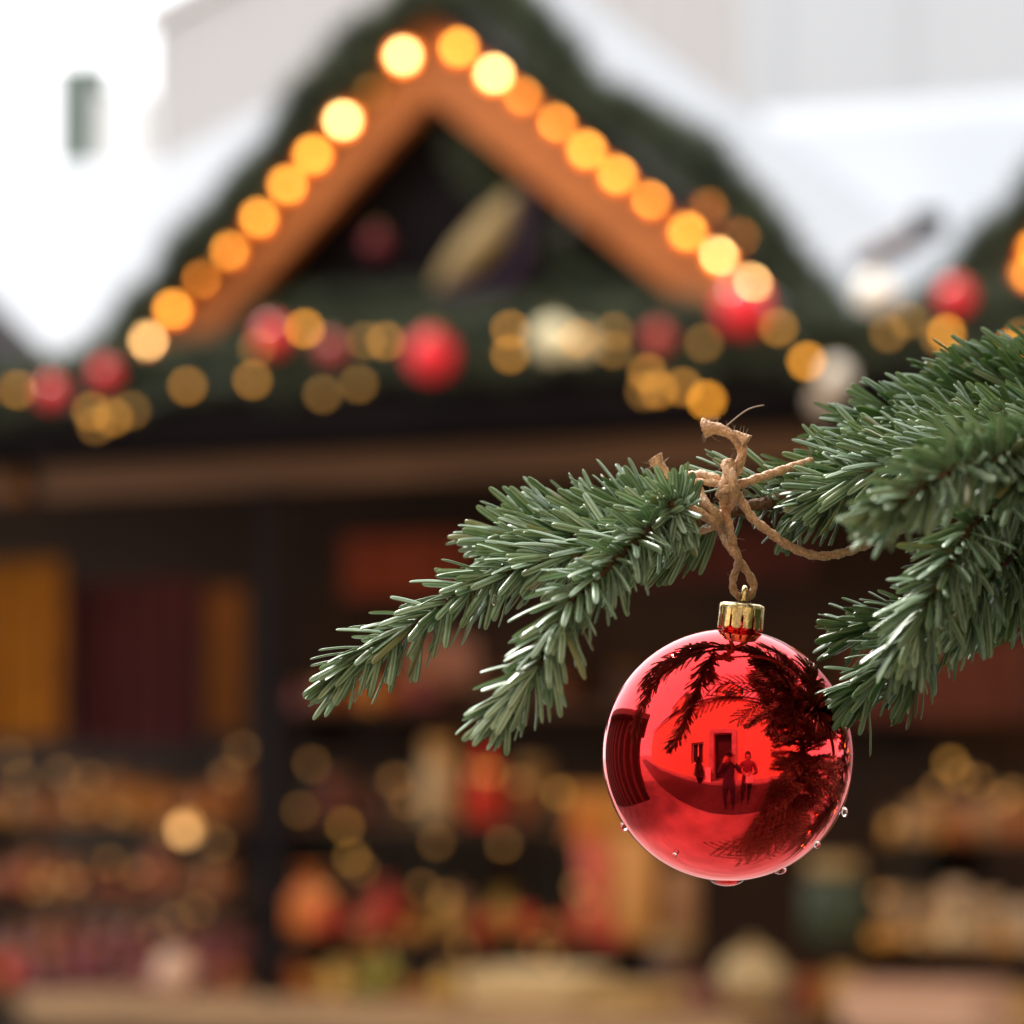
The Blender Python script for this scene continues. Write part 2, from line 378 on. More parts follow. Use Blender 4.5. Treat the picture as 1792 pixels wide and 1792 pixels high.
def at_px(kind, px, py, wpx, hpx, y, col, label, cat, **k):
    q = HL(px, py, y); s = (HM @ q - EYE).dot(FWD) / FPX
    zs = [SH[n_][2] for n_ in SH if SH[n_][0] - .05 < q.x < SH[n_][1] + .05 and SH[n_][3] - .12 < q.y < SHY[n_] + .05] + ([ZC] if -.24 < q.y < .36 else [])
    zs = [z_ for z_ in zs if abs(z_ - q.z) < .16]
    if zs: q.z = min(zs, key=lambda z_: abs(z_ - q.z)) + .001          # stand it on its board
    return good(kind, q, wpx * s, hpx * s, col, label, cat, **k)
def row(kind, sh, w, h, cols, label, cat, group, rows=2, gap=1.12, ccol=(.16, .08, .03), front=0.0, x0=None, x1=None, rough=.35):
    ORD = 'first second third fourth fifth sixth seventh eighth ninth tenth eleventh twelfth thirteenth fourteenth fifteenth sixteenth seventeenth eighteenth nineteenth twentieth'.split()
    a, b, z, y = SH[sh]; a = x0 if x0 is not None else a + .05; b = x1 if x1 is not None else b - .05
    for r in range(rows):
        x = a + random.random() * w; k = 0
        while x < b - w * .5:
            hh = h * random.uniform(.55, 1.25); ww = w * random.uniform(.88, 1.05)
            good(kind, (x, y + .06 + front + r * (w * 1.15), z + .001), ww, hh, random.choice(cols), label % (ORD[k] + ' from the left', ('front row of the ', 'back row of the ')[r] if rows > 1 else ''), cat, group, ccol, rough); k += 1
            x += w * gap * random.uniform(.95, 1.25)
gold = [(.40, .17, .02), (.34, .12, .02), (.5, .26, .06), (.16, .06, .015), (.42, .2, .08), (.08, .03, .01)]
brown = [(.34, .11, .03), (.44, .17, .05), (.14, .04, .02), (.40, .2, .09), (.36, .11, .06), (.06, .02, .01)]
purple = [(.18, .05, .07), (.12, .05, .09), (.3, .1, .09), (.1, .04, .05), (.26, .09, .05)]
row('jar', 'L1', .10, .17, gold, 'golden jar, %s in the %supper left shelf', 'jar', 'golden jars in the upper left rows')
row('jar', 'L2', .09, .13, brown, 'brown jar, %s in the %smiddle left shelf', 'jar', 'brown jars in the middle left rows')
row('jar', 'L3', .09, .14, purple, 'dark reddish jar, %s in the %slowest left shelf', 'jar', 'dark jars in the lowest left rows')
mixed = [(.45, .2, .03), (.3, .1, .03), (.12, .03, .015), (.55, .33, .1), (.4, .04, .015), (.2, .12, .05), (.05, .02, .01)]
row('jar', 'C1', .065, .12, mixed, 'small spice jar, %s in the %supper middle shelf', 'jar', 'small spice jars on the upper middle shelf', 2, 1.2)
row('ball', 'L1', .05, .055, [(.6, .36, .1), (.5, .2, .04), (.3, .1, .03)], 'small gold ornament, %s at the %supper left shelf', 'ornament', 'small gold ornaments on the upper left shelf', 1, 1.7, ccol=(.5, .35, .1), front=-.035)
row('ball', 'L2', .05, .055, [(.5, .12, .04), (.55, .28, .1), (.25, .05, .03)], 'small copper ornament, %s at the %smiddle left shelf', 'ornament', 'small copper ornaments on the middle left shelf', 1, 1.6, ccol=(.5, .3, .1), front=-.035)
row('ball', 'L3', .045, .05, [(.4, .07, .07), (.2, .04, .12), (.5, .2, .12)], 'small wine red ornament, %s at the %slowest left shelf', 'ornament', 'small wine red ornaments on the lowest left shelf', 1, 1.7, ccol=(.4, .25, .1), front=-.035)
row('bottle', 'C2', .05, .10, mixed, 'small bottle, %s at the %slower middle shelf', 'bottle', 'small bottles on the lower middle shelf', 1, 1.7, front=.2)
row('candle', 'R1', .06, .11, [(.3, .18, .09), (.42, .26, .15), (.14, .07, .04)], 'tan candle, %s at the %supper right shelf', 'candle', 'tan candles on the upper right shelf', 1, 1.3, front=.2)
row('jar', 'C0', .12, .11, [(.05, .03, .03), (.08, .04, .03), (.12, .05, .04)], 'dark jar, %s on the %stop dark shelf', 'jar', 'dark jars on the top shelf', 1, 1.6)
row('candle', 'R2', .075, .16, [(.55, .4, .28), (.5, .36, .24), (.6, .46, .34)], 'cream pillar candle, %s on the %slower right shelf', 'candle', 'cream candles on the lower right shelf', 1, 1.05)
sh = SH['C1']
at_px('bottle', 850, 1438, 62, 150, 1.02, (.75, .035, .008), 'bright red bottle standing right of the cream canister in the middle of the stall', 'bottle', ccol=(.6, .03, .01))
at_px('jar', 772, 1438, 72, 145, 1.05, (.55, .46, .30), 'cream canister standing left of the bright red bottle', 'canister', ccol=(.5, .32, .12))
at_px('jar', 930, 1430, 70, 110, 1.1, (.33, .2, .06), 'olive gold jar standing right of the bright red bottle', 'jar')
at_px('bag', 545, 1648, 84, 110, .55, (.75, .22, .03), 'large orange gift bag on the lower middle shelf', 'gift bag', ccol=(.7, .25, .05))
at_px('bag', 676, 1622, 66, 90, .6, (.62, .06, .035), 'salmon red gift bag right of the large orange bag', 'gift bag', ccol=(.7, .15, .1))
at_px('bag', 880, 1605, 66, 80, .6, (.40, .24, .02), 'mustard yellow gift bag in the middle of the lower shelf', 'gift bag', ccol=(.4, .3, .03))
at_px('ball', 800, 1600, 66, 80, .65, (.3, .16, .12), 'dull brown glass ball left of the mustard bag', 'ornament')
at_px('bag', 640, 1715, 130, 70, .35, (.10, .11, .02), 'low olive green bundle under the orange gift bag', 'gift bag', ccol=(.2, .2, .05))
at_px('candle', 1042, 1650, 62, 190, .5, (.75, .17, .13), 'tall coral pink candle left of the bauble', 'candle')
at_px('candle', 1112, 1650, 80, 200, .52, (.68, .36, .13), 'tall amber candle beside the coral pink one', 'candle')
at_px('candle', 1192, 1640, 60, 130, .56, (.4, .22, .12), 'short brown candle right of the amber one below the bauble', 'candle')
at_px('box', 1064, 1470, 120, 90, .8, (.6, .27, .05), 'orange carton behind the coral candle', 'box', ccol=(.5, .25, .06))
at_px('tray', 940, 1712, 230, 62, .05, (.72, .60, .40), 'wide cream tray on the counter in the middle', 'tray', rz=.15)
at_px('tray', 1090, 1732, 150, 46, -.05, (.48, .34, .16), 'small tan tray overlapping the cream one on the counter', 'tray', rz=-.3)
at_px('ball', 1316, 1725, 118, 125, .1, (.42, .33, .2), 'pale round cheese coloured ball on the counter under the bauble', 'ornament')
at_px('box', 1620, 1788, 250, 75, -.12, (.55, .36, .3), 'pale pink box on the counter at lower right', 'box', ccol=(.5, .3, .24))
at_px('box', 1660, 1712, 260, 50, .1, (.62, .4, .18), 'flat tan box behind the pale pink one', 'box', ccol=(.6, .4, .16))
at_px('ball', 305, 1752, 74, 90, -.12, (.6, .42, .36), 'small pinkish ball on the left counter edge', 'ornament')
at_px('box', 1700, 1468, 150, 70, .85, (.42, .26, .17), 'beige box on the upper right shelf', 'box', ccol=(.35, .2, .12))
at_px('box', 1765, 1380, 110, 70, 1.0, (.48, .28, .13), 'tan box standing high near the right edge', 'box', ccol=(.45, .25, .1))
at_px('jar', 1180, 1720, 90, 120, .3, (.1, .05, .03), 'dark brown jar between the trays and the pale ball', 'jar')
at_px('jar', 1460, 1700, 110, 150, .3, (.035, .045, .03), 'dark green jar right of the pale ball', 'jar')
CN = [('orange', (.7, .2, .02)), ('amber', (.6, .3, .05)), ('red', (.6, .04, .02)), ('gold', (.55, .38, .1)), ('rust', (.35, .1, .03)), ('olive', (.2, .2, .04)), ('tan', (.5, .34, .2)), ('plum', (.2, .05, .09)), ('cream', (.65, .55, .38))]
def heap(px0, px1, py, y, n, names, sz, where):
    count = {}
    for i in range(n):
        nm = random.choice(names); c = dict(CN)[nm]; k = random.choice(['ball', 'jar', 'candle', 'bag', 'ball']); w_ = {'ball': 'ornament', 'jar': 'jar', 'candle': 'candle', 'bag': 'gift bag'}[k]
        px = px0 + (px1 - px0) * (i + random.random() * .7) / n; s_ = sz * random.uniform(.65, 1.2); m_ = count.get((nm, w_), 0); count[(nm, w_)] = m_ + 1
        od = ['first', 'second', 'third', 'fourth', 'fifth', 'sixth', 'seventh', 'eighth', 'ninth'][min(8, m_)]
        at_px(k, px, py + random.uniform(-2, 2), s_, s_ * random.uniform(1, 1.6), y + random.uniform(-.05, .05), c, 'small %s %s, %s from left %s' % (nm, w_, od, where), w_, ccol=(.5, .3, .1))
heap(500, 770, 1652, .42, 8, ['orange', 'amber', 'red', 'rust'], 40, 'among the goods below the orange bag')
heap(770, 1100, 1655, .45, 10, ['gold', 'olive', 'rust', 'red', 'tan'], 38, 'among the goods round the mustard bag')
heap(505, 800, 1726, .12, 9, ['olive', 'rust', 'gold', 'amber', 'plum'], 42, 'on the counter left of the cream tray')
heap(1180, 1290, 1722, .2, 4, ['rust', 'tan', 'plum'], 44, 'on the counter left of the pale ball')
heap(1380, 1520, 1722, .25, 5, ['rust', 'gold', 'plum', 'tan'], 46, 'on the counter right of the pale ball')
heap(1010, 1100, 1474, .75, 4, ['amber', 'orange', 'rust'], 36, 'in front of the orange carton')
heap(10, 420, 1722, .12, 11, ['plum', 'rust', 'plum', 'red'], 38, 'along the left counter before the shelves')
heap(1530, 1780, 1655, .3, 8, ['tan', 'cream', 'amber', 'rust'], 36, 'before the cream candles at lower right')
heap(520, 760, 1236, 1.0, 6, ['rust', 'amber', 'plum'], 40, 'on the top shelf behind the left fir twig')
heap(1560, 1790, 1474, .7, 6, ['rust', 'tan', 'amber'], 38, 'before the boxes on the upper right shelf')
# hangings on the back wall
def cloth(px0, py0, px1, py1, y, col, label, cat='cloth'):
    a, b = HL(px0, py0, y), HL(px1, py1, y); n = 24; v = []; f = []
    for i in range(n + 1):
        x = a.x + (b.x - a.x) * i / n; w = .012 * math.sin(i * 1.3) + .006 * math.sin(i * 2.9)
        v += [(x, y + w, a.z), (x, y + w * 1.6, b.z), (x, y + w + .006, a.z), (x, y + w * 1.6 + .006, b.z)]
    for i in range(n):
        k = i * 4; f += [(k, k+1, k+5, k+4), (k+2, k+6, k+7, k+3), (k, k+4, k+6, k+2), (k+1, k+3, k+7, k+5)]
    f += [(0, 2, 3, 1), (n*4, n*4+1, n*4+3, n*4+2)]
    b_ = MB().add(v, f); o = b_.build('hanging_cloth', mat('cloth_dye', col, .85, var=.2, scale=12), smooth=False, label=label, cat=cat); o.matrix_world = HM; return o
cloth(-30, 985, 105, 1290, .8, (.36, .15, .012), 'ochre yellow cloth hanging at the left edge of the stall')
cloth(118, 1020, 345, 1300, .9, (.05, .008, .012), 'dark maroon cloth hanging right of the ochre one')
cloth(600, 940, 820, 1040, 1.2, (.24, .05, .02), 'rust red cloth strip hanging behind the fir twig')
cloth(360, 1030, 425, 1280, 1.0, (.26, .12, .04), 'narrow brown cloth hanging left of the dark post')
cloth(1120, 930, 1420, 1010, 1.2, (.10, .025, .018), 'dark reddish cloth strip hanging behind the twine')
cloth(700, 1120, 830, 1200, 1.1, (.42, .24, .2), 'dusty pink cloth hanging behind the left fir twig')
cloth(1480, 1120, 1800, 1260, 1.0, (.13, .04, .025), 'dark rust cloth hanging behind the right fir twigs')

# ------------------------------------------------------------------ garlands
def fir_mat(name, c, c2):
    m = mat(name, c, .6, var=.5, scale=11, c2=c2); return m
M_gar = fir_mat('garland_green', (.10, .125, .075), (.018, .028, .02))
M_core = mat('garland_core', (.012, .02, .012), .9)
def garland(path, rad, dens, label, m=M_gar, length=.068):
    pts = spline(path, .03); fr = frames(pts); n = len(pts)
    L = sum((pts[i+1] - pts[i]).length for i in range(n - 1)); N = int(L * dens)
    o = pts[n // 2]
    e = empty('garland', HM @ o, HA, label=label, cat='garland')
    lump = [1 + .5 * math.sin(i * .55 + len(label)) * math.sin(i * .21 + 1.3) + random.uniform(-.1, .1) for i in range(n)]
    MB().tube([p - o for p in pts], [rad * .5 * max(.5, k) for k in lump], 7).build('core', M_core, e)
    A = np.array([[list(f[0]), list(f[1]), list(f[2])] for f in fr]); PT = np.array([list(p - o) for p in pts])
    idx = rng.integers(0, n, N); ph = rng.uniform(0, 2 * np.pi, N); sg = rng.choice([-1, 1], N)
    lm = np.array(lump)[idx]; rr = rad * lm * rng.uniform(.25, 1, N) ** .7
    rv = A[idx, 0] * np.cos(ph)[:, None] + A[idx, 1] * np.sin(ph)[:, None]
    base = PT[idx] + rv * rr[:, None] * .6 + A[idx, 2] * rng.uniform(-.02, .02, N)[:, None]
    d = rv * rng.uniform(.5, 1, N)[:, None] + A[idx, 2] * (sg * rng.uniform(.2, .9, N))[:, None] + rng.normal(0, .25, (N, 3))
    d /= np.linalg.norm(d, axis=1)[:, None]; w = np.cross(d, rng.normal(0, 1, (N, 3))); w /= np.linalg.norm(w, axis=1)[:, None]
    u = np.cross(d, w); ln = length * rng.uniform(.6, 1.2, N)[:, None]
    V = np.stack([base + w * .004, base - w * .002 + u * .0035, base - w * .002 - u * .0035, base + d * ln], 1).reshape(-1, 3)
    b = np.arange(N)[:, None] * 4
    F = np.concatenate([b + [0, 1, 3], b + [1, 2, 3], b + [2, 0, 3]], 1).reshape(-1, 3)
    me = bpy.data.meshes.new('garland_needles'); me.from_pydata(V.tolist(), [], F.tolist()); me.update()
    link('needles', me, m, e, kind='stuff'); return e
def hp(pts, y): return [HL(a, b, y) for a, b in pts]
G_eave = garland([HL(-40, 690, -.36), HL(150, 668, -.36), HL(420, 634, -.35), HL(760, 606, -.36), HL(1050, 588, -.35), HL(1300, 588, -.36), HL(1440, 592, -.36)], .095, 5200, 'long dark fir garland with baubles along the eave below the gable')
G_left = garland([HL(140, 690, -.12), HL(230, 570, -.1), HL(400, 375, -.1), HL(520, 222, -.1), HL(600, 120, -.1), HL(735, -14, -.1)], .085, 4200, 'dark fir garland up the left slope of the lit gable')
G_right = garland([HL(770, -20, -.1), HL(905, 18, -.1), HL(1010, 150, -.1), HL(1180, 250, -.1), HL(1330, 395, -.1), HL(1420, 530, -.12), HL(1450, 590, -.2)], .084, 4200, 'thick dark fir garland down the right slope of the lit gable')
G_swag = garland([HL(430, 575, .02), HL(640, 545, .02), HL(820, 558, .02), HL(1000, 540, .02), HL(1190, 520, .02)], .07, 4200, 'short fir swag along the base inside the dark gable')
G_top = garland([HL(800, 240, .06), HL(870, 330, .05), HL(990, 440, .05), HL(1080, 520, .05)], .045, 3500, 'loose fir swag inside the right of the dark gable')
def shifted(o, dx, label):
    c = copy_tree(o); c.location = o.location + HM.to_3x3() @ Vector((dx, 0, 0)); c['label'] = label; return c
shifted(G_eave, PITCHX, 'fir garland along the eave of the second stall at the right edge')
shifted(G_left, PITCHX, 'fir garland up the left slope of the second stall gable at the right edge')
shifted(G_eave, -PITCHX, 'fir garland along the eave of the stall at the left edge')

# ------------------------------------------------------------------ light strings
def bulb_mat(name, c, s):
    m = mat(name, (.8, .5, .2), .3, emit=c, estr=s); return m
B_hot = bulb_mat('bulb_hot', (1, .58, .20), 17); B_on = bulb_mat('bulb_on', (1, .38, .045), 9.5); B_mid = bulb_mat('bulb_mid', (1, .34, .035), 5.2)
B_lo = bulb_mat('bulb_low', (1, .42, .03), .8); B_gar = bulb_mat('bulb_fairy', (1, .38, .02), 1.9); B_garb = bulb_mat('bulb_fairy_bright', (1, .36, .012), 5)
def bulb_mesh(r, m, nm):
    b = MB().lathe([(r * math.sin(math.pi * i / 8) + .0005, r - r * math.cos(math.pi * i / 8)) for i in range(9)], 12)
    me = mesh(nm, b.v, b.f); me.materials.append(m); me.polygons.foreach_set('use_smooth', [True] * len(me.polygons)); return me
BM = {k: bulb_mesh(.0155 if k in ('hot', 'on', 'mid') else .012, m, 'bulb') for k, m in dict(hot=B_hot, on=B_on, mid=B_mid, lo=B_lo, gar=B_gar, garb=B_garb, dim=bulb_mat('bulb_glint', (1, .38, .04), .34)).items()}
sk_ = MB().lathe([(.008, 0), (.009, .02)], 8); SOCK = mesh('socket', sk_.v, sk_.f); M_cable = mat('cable_green', (.015, .03, .018), .6); SOCK.materials.append(M_cable)
rf0 = MB()  # orange cone added behind each gable bulb to give it a halo
rf0.lathe([(.034, -.012), (.036, -.012), (.012, .012), (.010, .010)], 16); rf0.v = [(x, z, y) for x, y, z in rf0.v]
HALO = mesh('halo_cone', rf0.v, rf0.f[:48]); HALO.materials.append(mat('orange_halo_cone', (.75, .24, .02), .45))
def string(label, items, y, spread=0.0, cab=True):
    pts = [HL(px, py, y - spread * random.random()) for px, py, k in items]; o = pts[0].copy()
    e = empty('light_string', HM @ o, HA, label=label, cat='string lights')
    if cab:
        pp = []
        for i in range(len(pts) - 1):
            a, b = pts[i] - o, pts[i+1] - o; pp += [a + Vector((0, .02, .018)), (a + b) / 2 + Vector((0, .025, -.004))]
        pp.append(pts[-1] - o + Vector((0, .02, .018)))
        MB().tube(spline(pp, .03), .004, 6).build('cable', M_cable, e)
    for p, (px, py, k) in zip(pts, items):
        r = .0155 if k in ('hot', 'on', 'mid') else .012
        b = link('bulb', BM[k], parent=e); b.location = p - o - Vector((0, 0, r))
        if k in ('hot', 'on', 'mid'): w_ = link('halo_cone', HALO, parent=b); w_.location = (0, .010, r)
        q = link('socket', SOCK, parent=b); q.location = (0, 0, 2 * r - .003)
    return e
LS = string('warm bulbs strung up the left slope of the lit gable', [(705,97,'hot'),(650,160,'lo'),(600,210,'hot'),(547,270,'on'),(502,323,'on'),(452,380,'on'),(400,437,'on'),(350,485,'mid'),(302,540,'on'),(257,595,'hot')], -.085)
string('warm bulbs strung down the right slope of the lit gable', [(803,82,'on'),(865,128,'hot'),(917,165,'mid'),(978,210,'on'),(1028,260,'on'),(1082,303,'on'),(1143,345,'on'),(1205,403,'on'),(1262,443,'hot'),(1322,490,'hot'),(1300,408,'mid'),(1246,362,'mid')], -.085)
string('small amber fairy lights scattered along the eave garland', [(30,682,'gar'),(160,720,'gar'),(168,745,'lo'),(198,730,'gar'),(230,718,'lo'),(328,675,'gar'),(442,665,'gar'),(450,608,'lo'),(533,575,'garb'),(565,690,'lo'),(628,672,'lo'),(640,597,'lo'),(675,597,'gar'),
        (893,577,'gar'),(893,620,'gar'),(1010,592,'gar'),(1075,580,'lo'),(1073,612,'lo'),(1133,652,'gar'),(1128,685,'lo'),(1152,682,'gar'),(1195,677,'gar'),(1237,700,'garb'),(1232,600,'lo'),(1362,573,'gar'),(1412,632,'garb')], -.5, .03, True)
string('small amber fairy lights on the second stall garland at right', [(1555,583,'lo'),(1590,560,'lo'),(1645,590,'lo'),(1655,583,'garb'),(1768,612,'garb'),(1790,590,'lo')], -.5, .03)
string('orange bulbs on the second stall gable at the right edge', [(1800,478,'mid'),(1812,432,'mid'),(1835,395,'on'),(1870,350,'on')], -.085)

def glints(label, x0, x1, y0, y1, n, dep):
    string(label, [(x0 + (x1 - x0) * (i + random.random()) / n, random.uniform(y0, y1), random.choice(['lo', 'dim', 'dim', 'dim', 'dim'])) for i in range(n)], dep, -.2, True)  # added bulbs that imitate golden glints on the goods
glints('added tiny amber lights standing in for glints on the jars on the left shelves', 10, 430, 1310, 1640, 20, .25)
glints('added tiny amber lights standing in for glints on goods in the middle of the stall', 510, 1040, 1330, 1680, 22, .25)
glints('added tiny amber lights standing in for glints right of the red bauble', 1530, 1790, 1330, 1700, 9, .2)

# ------------------------------------------------------------------ baubles on the garland
M_bcap = mat('bauble_cap_gold', (.75, .55, .2), .3, 1)
def gbauble(px, py, rpx, col, label, y=-.47, rough=.34):
    p = HL(px, py, y); s = (HM @ p - EYE).dot(FWD) / FPX; r = rpx * s
    e = empty('bauble', HM @ p, HA, label=label, cat='bauble')
    key = ('gb', col, rough)
    if key not in GM: GM[key] = mat('bauble_gloss', col, rough, coat=.25, var=.05, scale=8)
    MB().lathe([(r * math.sin(math.pi * i / 14) + .0004, -r * math.cos(math.pi * i / 14)) for i in range(15)], 20).build('ball', GM[key], e, smooth=True)
    MB().lathe([(r * .2, r * .97), (r * .2, r * 1.15), (r * .05, r * 1.2)], 10).build('cap', M_bcap, e)
    return e
RED = (.85, .018, .03); CRM = (.88, .80, .50); IVY = (.9, .84, .72)
gbauble(755, 622, 42, RED, 'largest glossy red bauble hanging in the middle of the eave garland')
gbauble(478, 590, 29, RED, 'red bauble behind the amber light on the left of the garland')
gbauble(580, 612, 22, (.5, .05, .05), 'duller red bauble left of the largest red one')
gbauble(1152, 592, 24, (.55, .06, .05), 'dull red bauble right of the cream one on the eave garland')
gbauble(1300, 540, 46, RED, 'big red bauble under the last bulbs of the right gable slope')
gbauble(185, 655, 22, RED, 'small red bauble under the lowest left gable bulb')
gbauble(92, 688, 24, RED, 'small red bauble near the left end of the eave garland')
gbauble(968, 594, 36, CRM, 'cream bauble in the middle of the eave garland')
gbauble(1018, 600, 26, CRM, 'smaller cream bauble touching the middle cream one')
gbauble(1532, 514, 34, IVY, 'ivory bauble high between the two stalls in front of the white tent')
gbauble(1464, 656, 26, IVY, 'ivory bauble at the right corner of the first stall')
gbauble(1442, 702, 24, (.5, .4, .3), 'dull beige bauble below the ivory one at the stall corner')
gbauble(1672, 520, 30, RED, 'red bauble on the second stall garland above the fir branch')
gbauble(660, 425, 24, (.2, .02, .03), 'dim dark red bauble inside the shaded gable', .03)
gbauble(1000, 405, 24, (.06, .06, .06), 'dark grey bauble inside the right of the shaded gable', .03)
# crescent ornament in the gable
def crescent():
    pts = [HL(760, 505, .0), HL(800, 470, .0), HL(845, 425, .0), HL(880, 375, .0), HL(905, 335, .0)]
    o = pts[2].copy(); e = empty('crescent_ornament', HM @ o, HA, label='pale straw coloured crescent ornament hanging in the dark gable', cat='ornament')
    pp = spline([p - o for p in pts], .01); n = len(pp)
    MB().tube(pp, [.004 + .052 * math.sin(math.pi * i / (n - 1)) ** .7 for i in range(n)], 10).build('crescent', mat('straw', (.45, .33, .15), .7, var=.3, scale=60), e, smooth=True)
    q = spline([pp[0] + Vector((.03, .0, -.03)), pp[n // 2] + Vector((.11, 0, -.10)), pp[-1] + Vector((.05, 0, .0))], .01)
    MB().tube(q, [.03] * len(q), 8).build('dark_arc', mat('dark_purple', (.03, .012, .03), .6), e, smooth=True)  # dark purple arc below right of the crescent
crescent()
# dark slanted bar filling the dark wedge between the stalls
a, b = HM @ HL(1500, 462, .4), HM @ HL(1625, 398, .4)
e = empty('dark_bar', a, label='dark slanted bar between the stalls against the white tent', cat='awning bar')
MB().tube([Vector((0, 0, 0)), (b - a) * .5 + Vector((0, 0, -.008)), b - a], [.025, .034, .03], 10).build('bar', M_rooft, e); MB().lathe([(.035, -.02), (.05, 0), (.045, .04)], 10, tuple(b - a)).build('end_knob', M_dark, e)
# lit lantern inside the stall on the left
p = HL(325, 1452, .75); e = empty('lantern', HM @ p, HA, label='small glowing lantern among the jars on the left of the stall', cat='lantern')
lm = bulb_mesh(.026, bulb_mat('lantern_glow', (1, .50, .17), 2.3), 'glow'); g_ = link('globe', lm, parent=e); g_.location = (0, 0, -.026)
MB().lathe([(.034, -.055), (.038, -.03), (.03, -.028)], 12).build('base', M_dark, e); MB().lathe([(.03, .028), (.02, .05), (.004, .056)], 12).build('lid', M_dark, e)
# warm work lamps under the roof beam, hidden behind the beam from the camera but lighting the goods
M_lamp = bulb_mat('lamp_glow', (1, .46, .13), 120)
for px, w in ((250, 'left'), (800, 'middle'), (1640, 'right')):
    p = HL(px, 800, .3); p.z = HL(770, 838).z + .10
    e = empty('pendant_lamp', HM @ p, HA, label='warm pendant lamp under the %s of the stall roof behind the beam' % w, cat='lamp')
    MB().lathe([(.02, .1), (.03, .09), (.10, .0), (.104, 0), (.035, .1), (.02, .11)], 16).build('shade', M_dark, e, smooth=True)
    q = link('bulb', bulb_mesh(.035, M_lamp, 'bulb'), parent=e); q.location = (0, 0, -.0)
    MB().lathe([(.003, .1), (.003, .18)], 6).build('cord', M_dark, e)

# ------------------------------------------------------------------ the fir tree and its branch
def needle_material():
    m = bpy.data.materials.new('fir_needle'); m.use_nodes = True; t = m.node_tree; N = t.nodes; Lk = t.links.new
    b = N['Principled BSDF']; out = N['Material Output']
    ax = N.new('ShaderNodeAttribute'); ax.attribute_name = 'nx'
    at = N.new('ShaderNodeAttribute'); at.attribute_name = 'tint'
    ay = N.new('ShaderNodeAttribute'); ay.attribute_name = 'ny'
    band = N.new('ShaderNodeValToRGB'); cr = band.color_ramp            # across the blade: midrib, waxy band, margin
    cr.elements[0].position = 0; cr.elements[0].color = (.2, .2, .2, 1)
    cr.elements[1].position = 1; cr.elements[1].color = (0, 0, 0, 1)
    for p, v in ((.14, .2), (.34, 1), (.62, 1), (.82, .1)):
        e = cr.elements.new(p); e.color = (v, v, v, 1)
    ab = N.new('ShaderNodeMath'); ab.operation = 'ABSOLUTE'; Lk(ax.outputs['Fac'], ab.inputs[0]); Lk(ab.outputs[0], band.inputs['Fac'])
    tc = N.new('ShaderNodeTexCoord'); nz = N.new('ShaderNodeTexNoise'); nz.inputs['Scale'].default_value = 160; Lk(tc.outputs['Object'], nz.inputs['Vector'])
    g = N.new('ShaderNodeValToRGB'); g.color_ramp.elements[0].color = (.040, .108, .026, 1); g.color_ramp.elements[1].color = (.115, .20, .085, 1)
    Lk(at.outputs['Fac'], g.inputs['Fac'])
    w = N.new('ShaderNodeMath'); w.operation = 'MULTIPLY'; Lk(band.outputs['Color'], w.inputs[0]); Lk(at.outputs['Fac'], w.inputs[1])
    w2 = N.new('ShaderNodeMath'); w2.operation = 'MULTIPLY'; Lk(w.outputs[0], w2.inputs[0]); Lk(nz.outputs['Fac'], w2.inputs[1])
    w3 = N.new('ShaderNodeMath'); w3.operation = 'MULTIPLY'; w3.use_clamp = True; Lk(w2.outputs[0], w3.inputs[0]); w3.inputs[1].default_value = 2.6
    wax = N.new('ShaderNodeMix'); wax.data_type = 'RGBA'; Lk(w3.outputs[0], wax.inputs['Factor']); Lk(g.outputs['Color'], wax.inputs['A']); wax.inputs['B'].default_value = (.43, .59, .43, 1)
    edge = N.new('ShaderNodeValToRGB'); edge.color_ramp.elements[0].position = .78; edge.color_ramp.elements[1].position = 1.0
    edge.color_ramp.elements[0].color = (0, 0, 0, 1); edge.color_ramp.elements[1].color = (.55, .55, .55, 1); Lk(ab.outputs[0], edge.inputs['Fac'])
    c2 = N.new('ShaderNodeMix'); c2.data_type = 'RGBA'; Lk(edge.outputs['Color'], c2.inputs['Factor']); Lk(wax.outputs['Result'], c2.inputs['A']); c2.inputs['B'].default_value = (.24, .34, .07, 1)
    gt = N.new('ShaderNodeMath'); gt.operation = 'GREATER_THAN'; gt.inputs[1].default_value = 1.15; Lk(at.outputs['Fac'], gt.inputs[0])     # a few yellowed needles
    gm2 = N.new('ShaderNodeMath'); gm2.operation = 'MULTIPLY'; gm2.inputs[1].default_value = .75; Lk(gt.outputs[0], gm2.inputs[0])
    c3 = N.new('ShaderNodeMix'); c3.data_type = 'RGBA'; Lk(gm2.outputs[0], c3.inputs['Factor']); Lk(c2.outputs['Result'], c3.inputs['A']); c3.inputs['B'].default_value = (.22, .20, .05, 1)
    Lk(c3.outputs['Result'], b.inputs['Base Color'])
    b.inputs['Roughness'].default_value = .33; b.inputs['Specular IOR Level'].default_value = .6
    tr = N.new('ShaderNodeBsdfTranslucent'); tr.inputs['Color'].default_value = (.16, .28, .05, 1)
    mixs = N.new('ShaderNodeMixShader'); mixs.inputs['Fac'].default_value = .28
    Lk(b.outputs['BSDF'], mixs.inputs[1]); Lk(tr.outputs['BSDF'], mixs.inputs[2]); Lk(mixs.outputs['Shader'], out.inputs['Surface'])
    return m
M_needle = needle_material()
M_bark = mat('twig_bark', (.13, .075, .035), .8, var=.5, scale=500, bump=.5, c2=(.05, .028, .015))
M_bud = mat('bud_scale', (.20, .075, .03), .5, var=.4, scale=700)

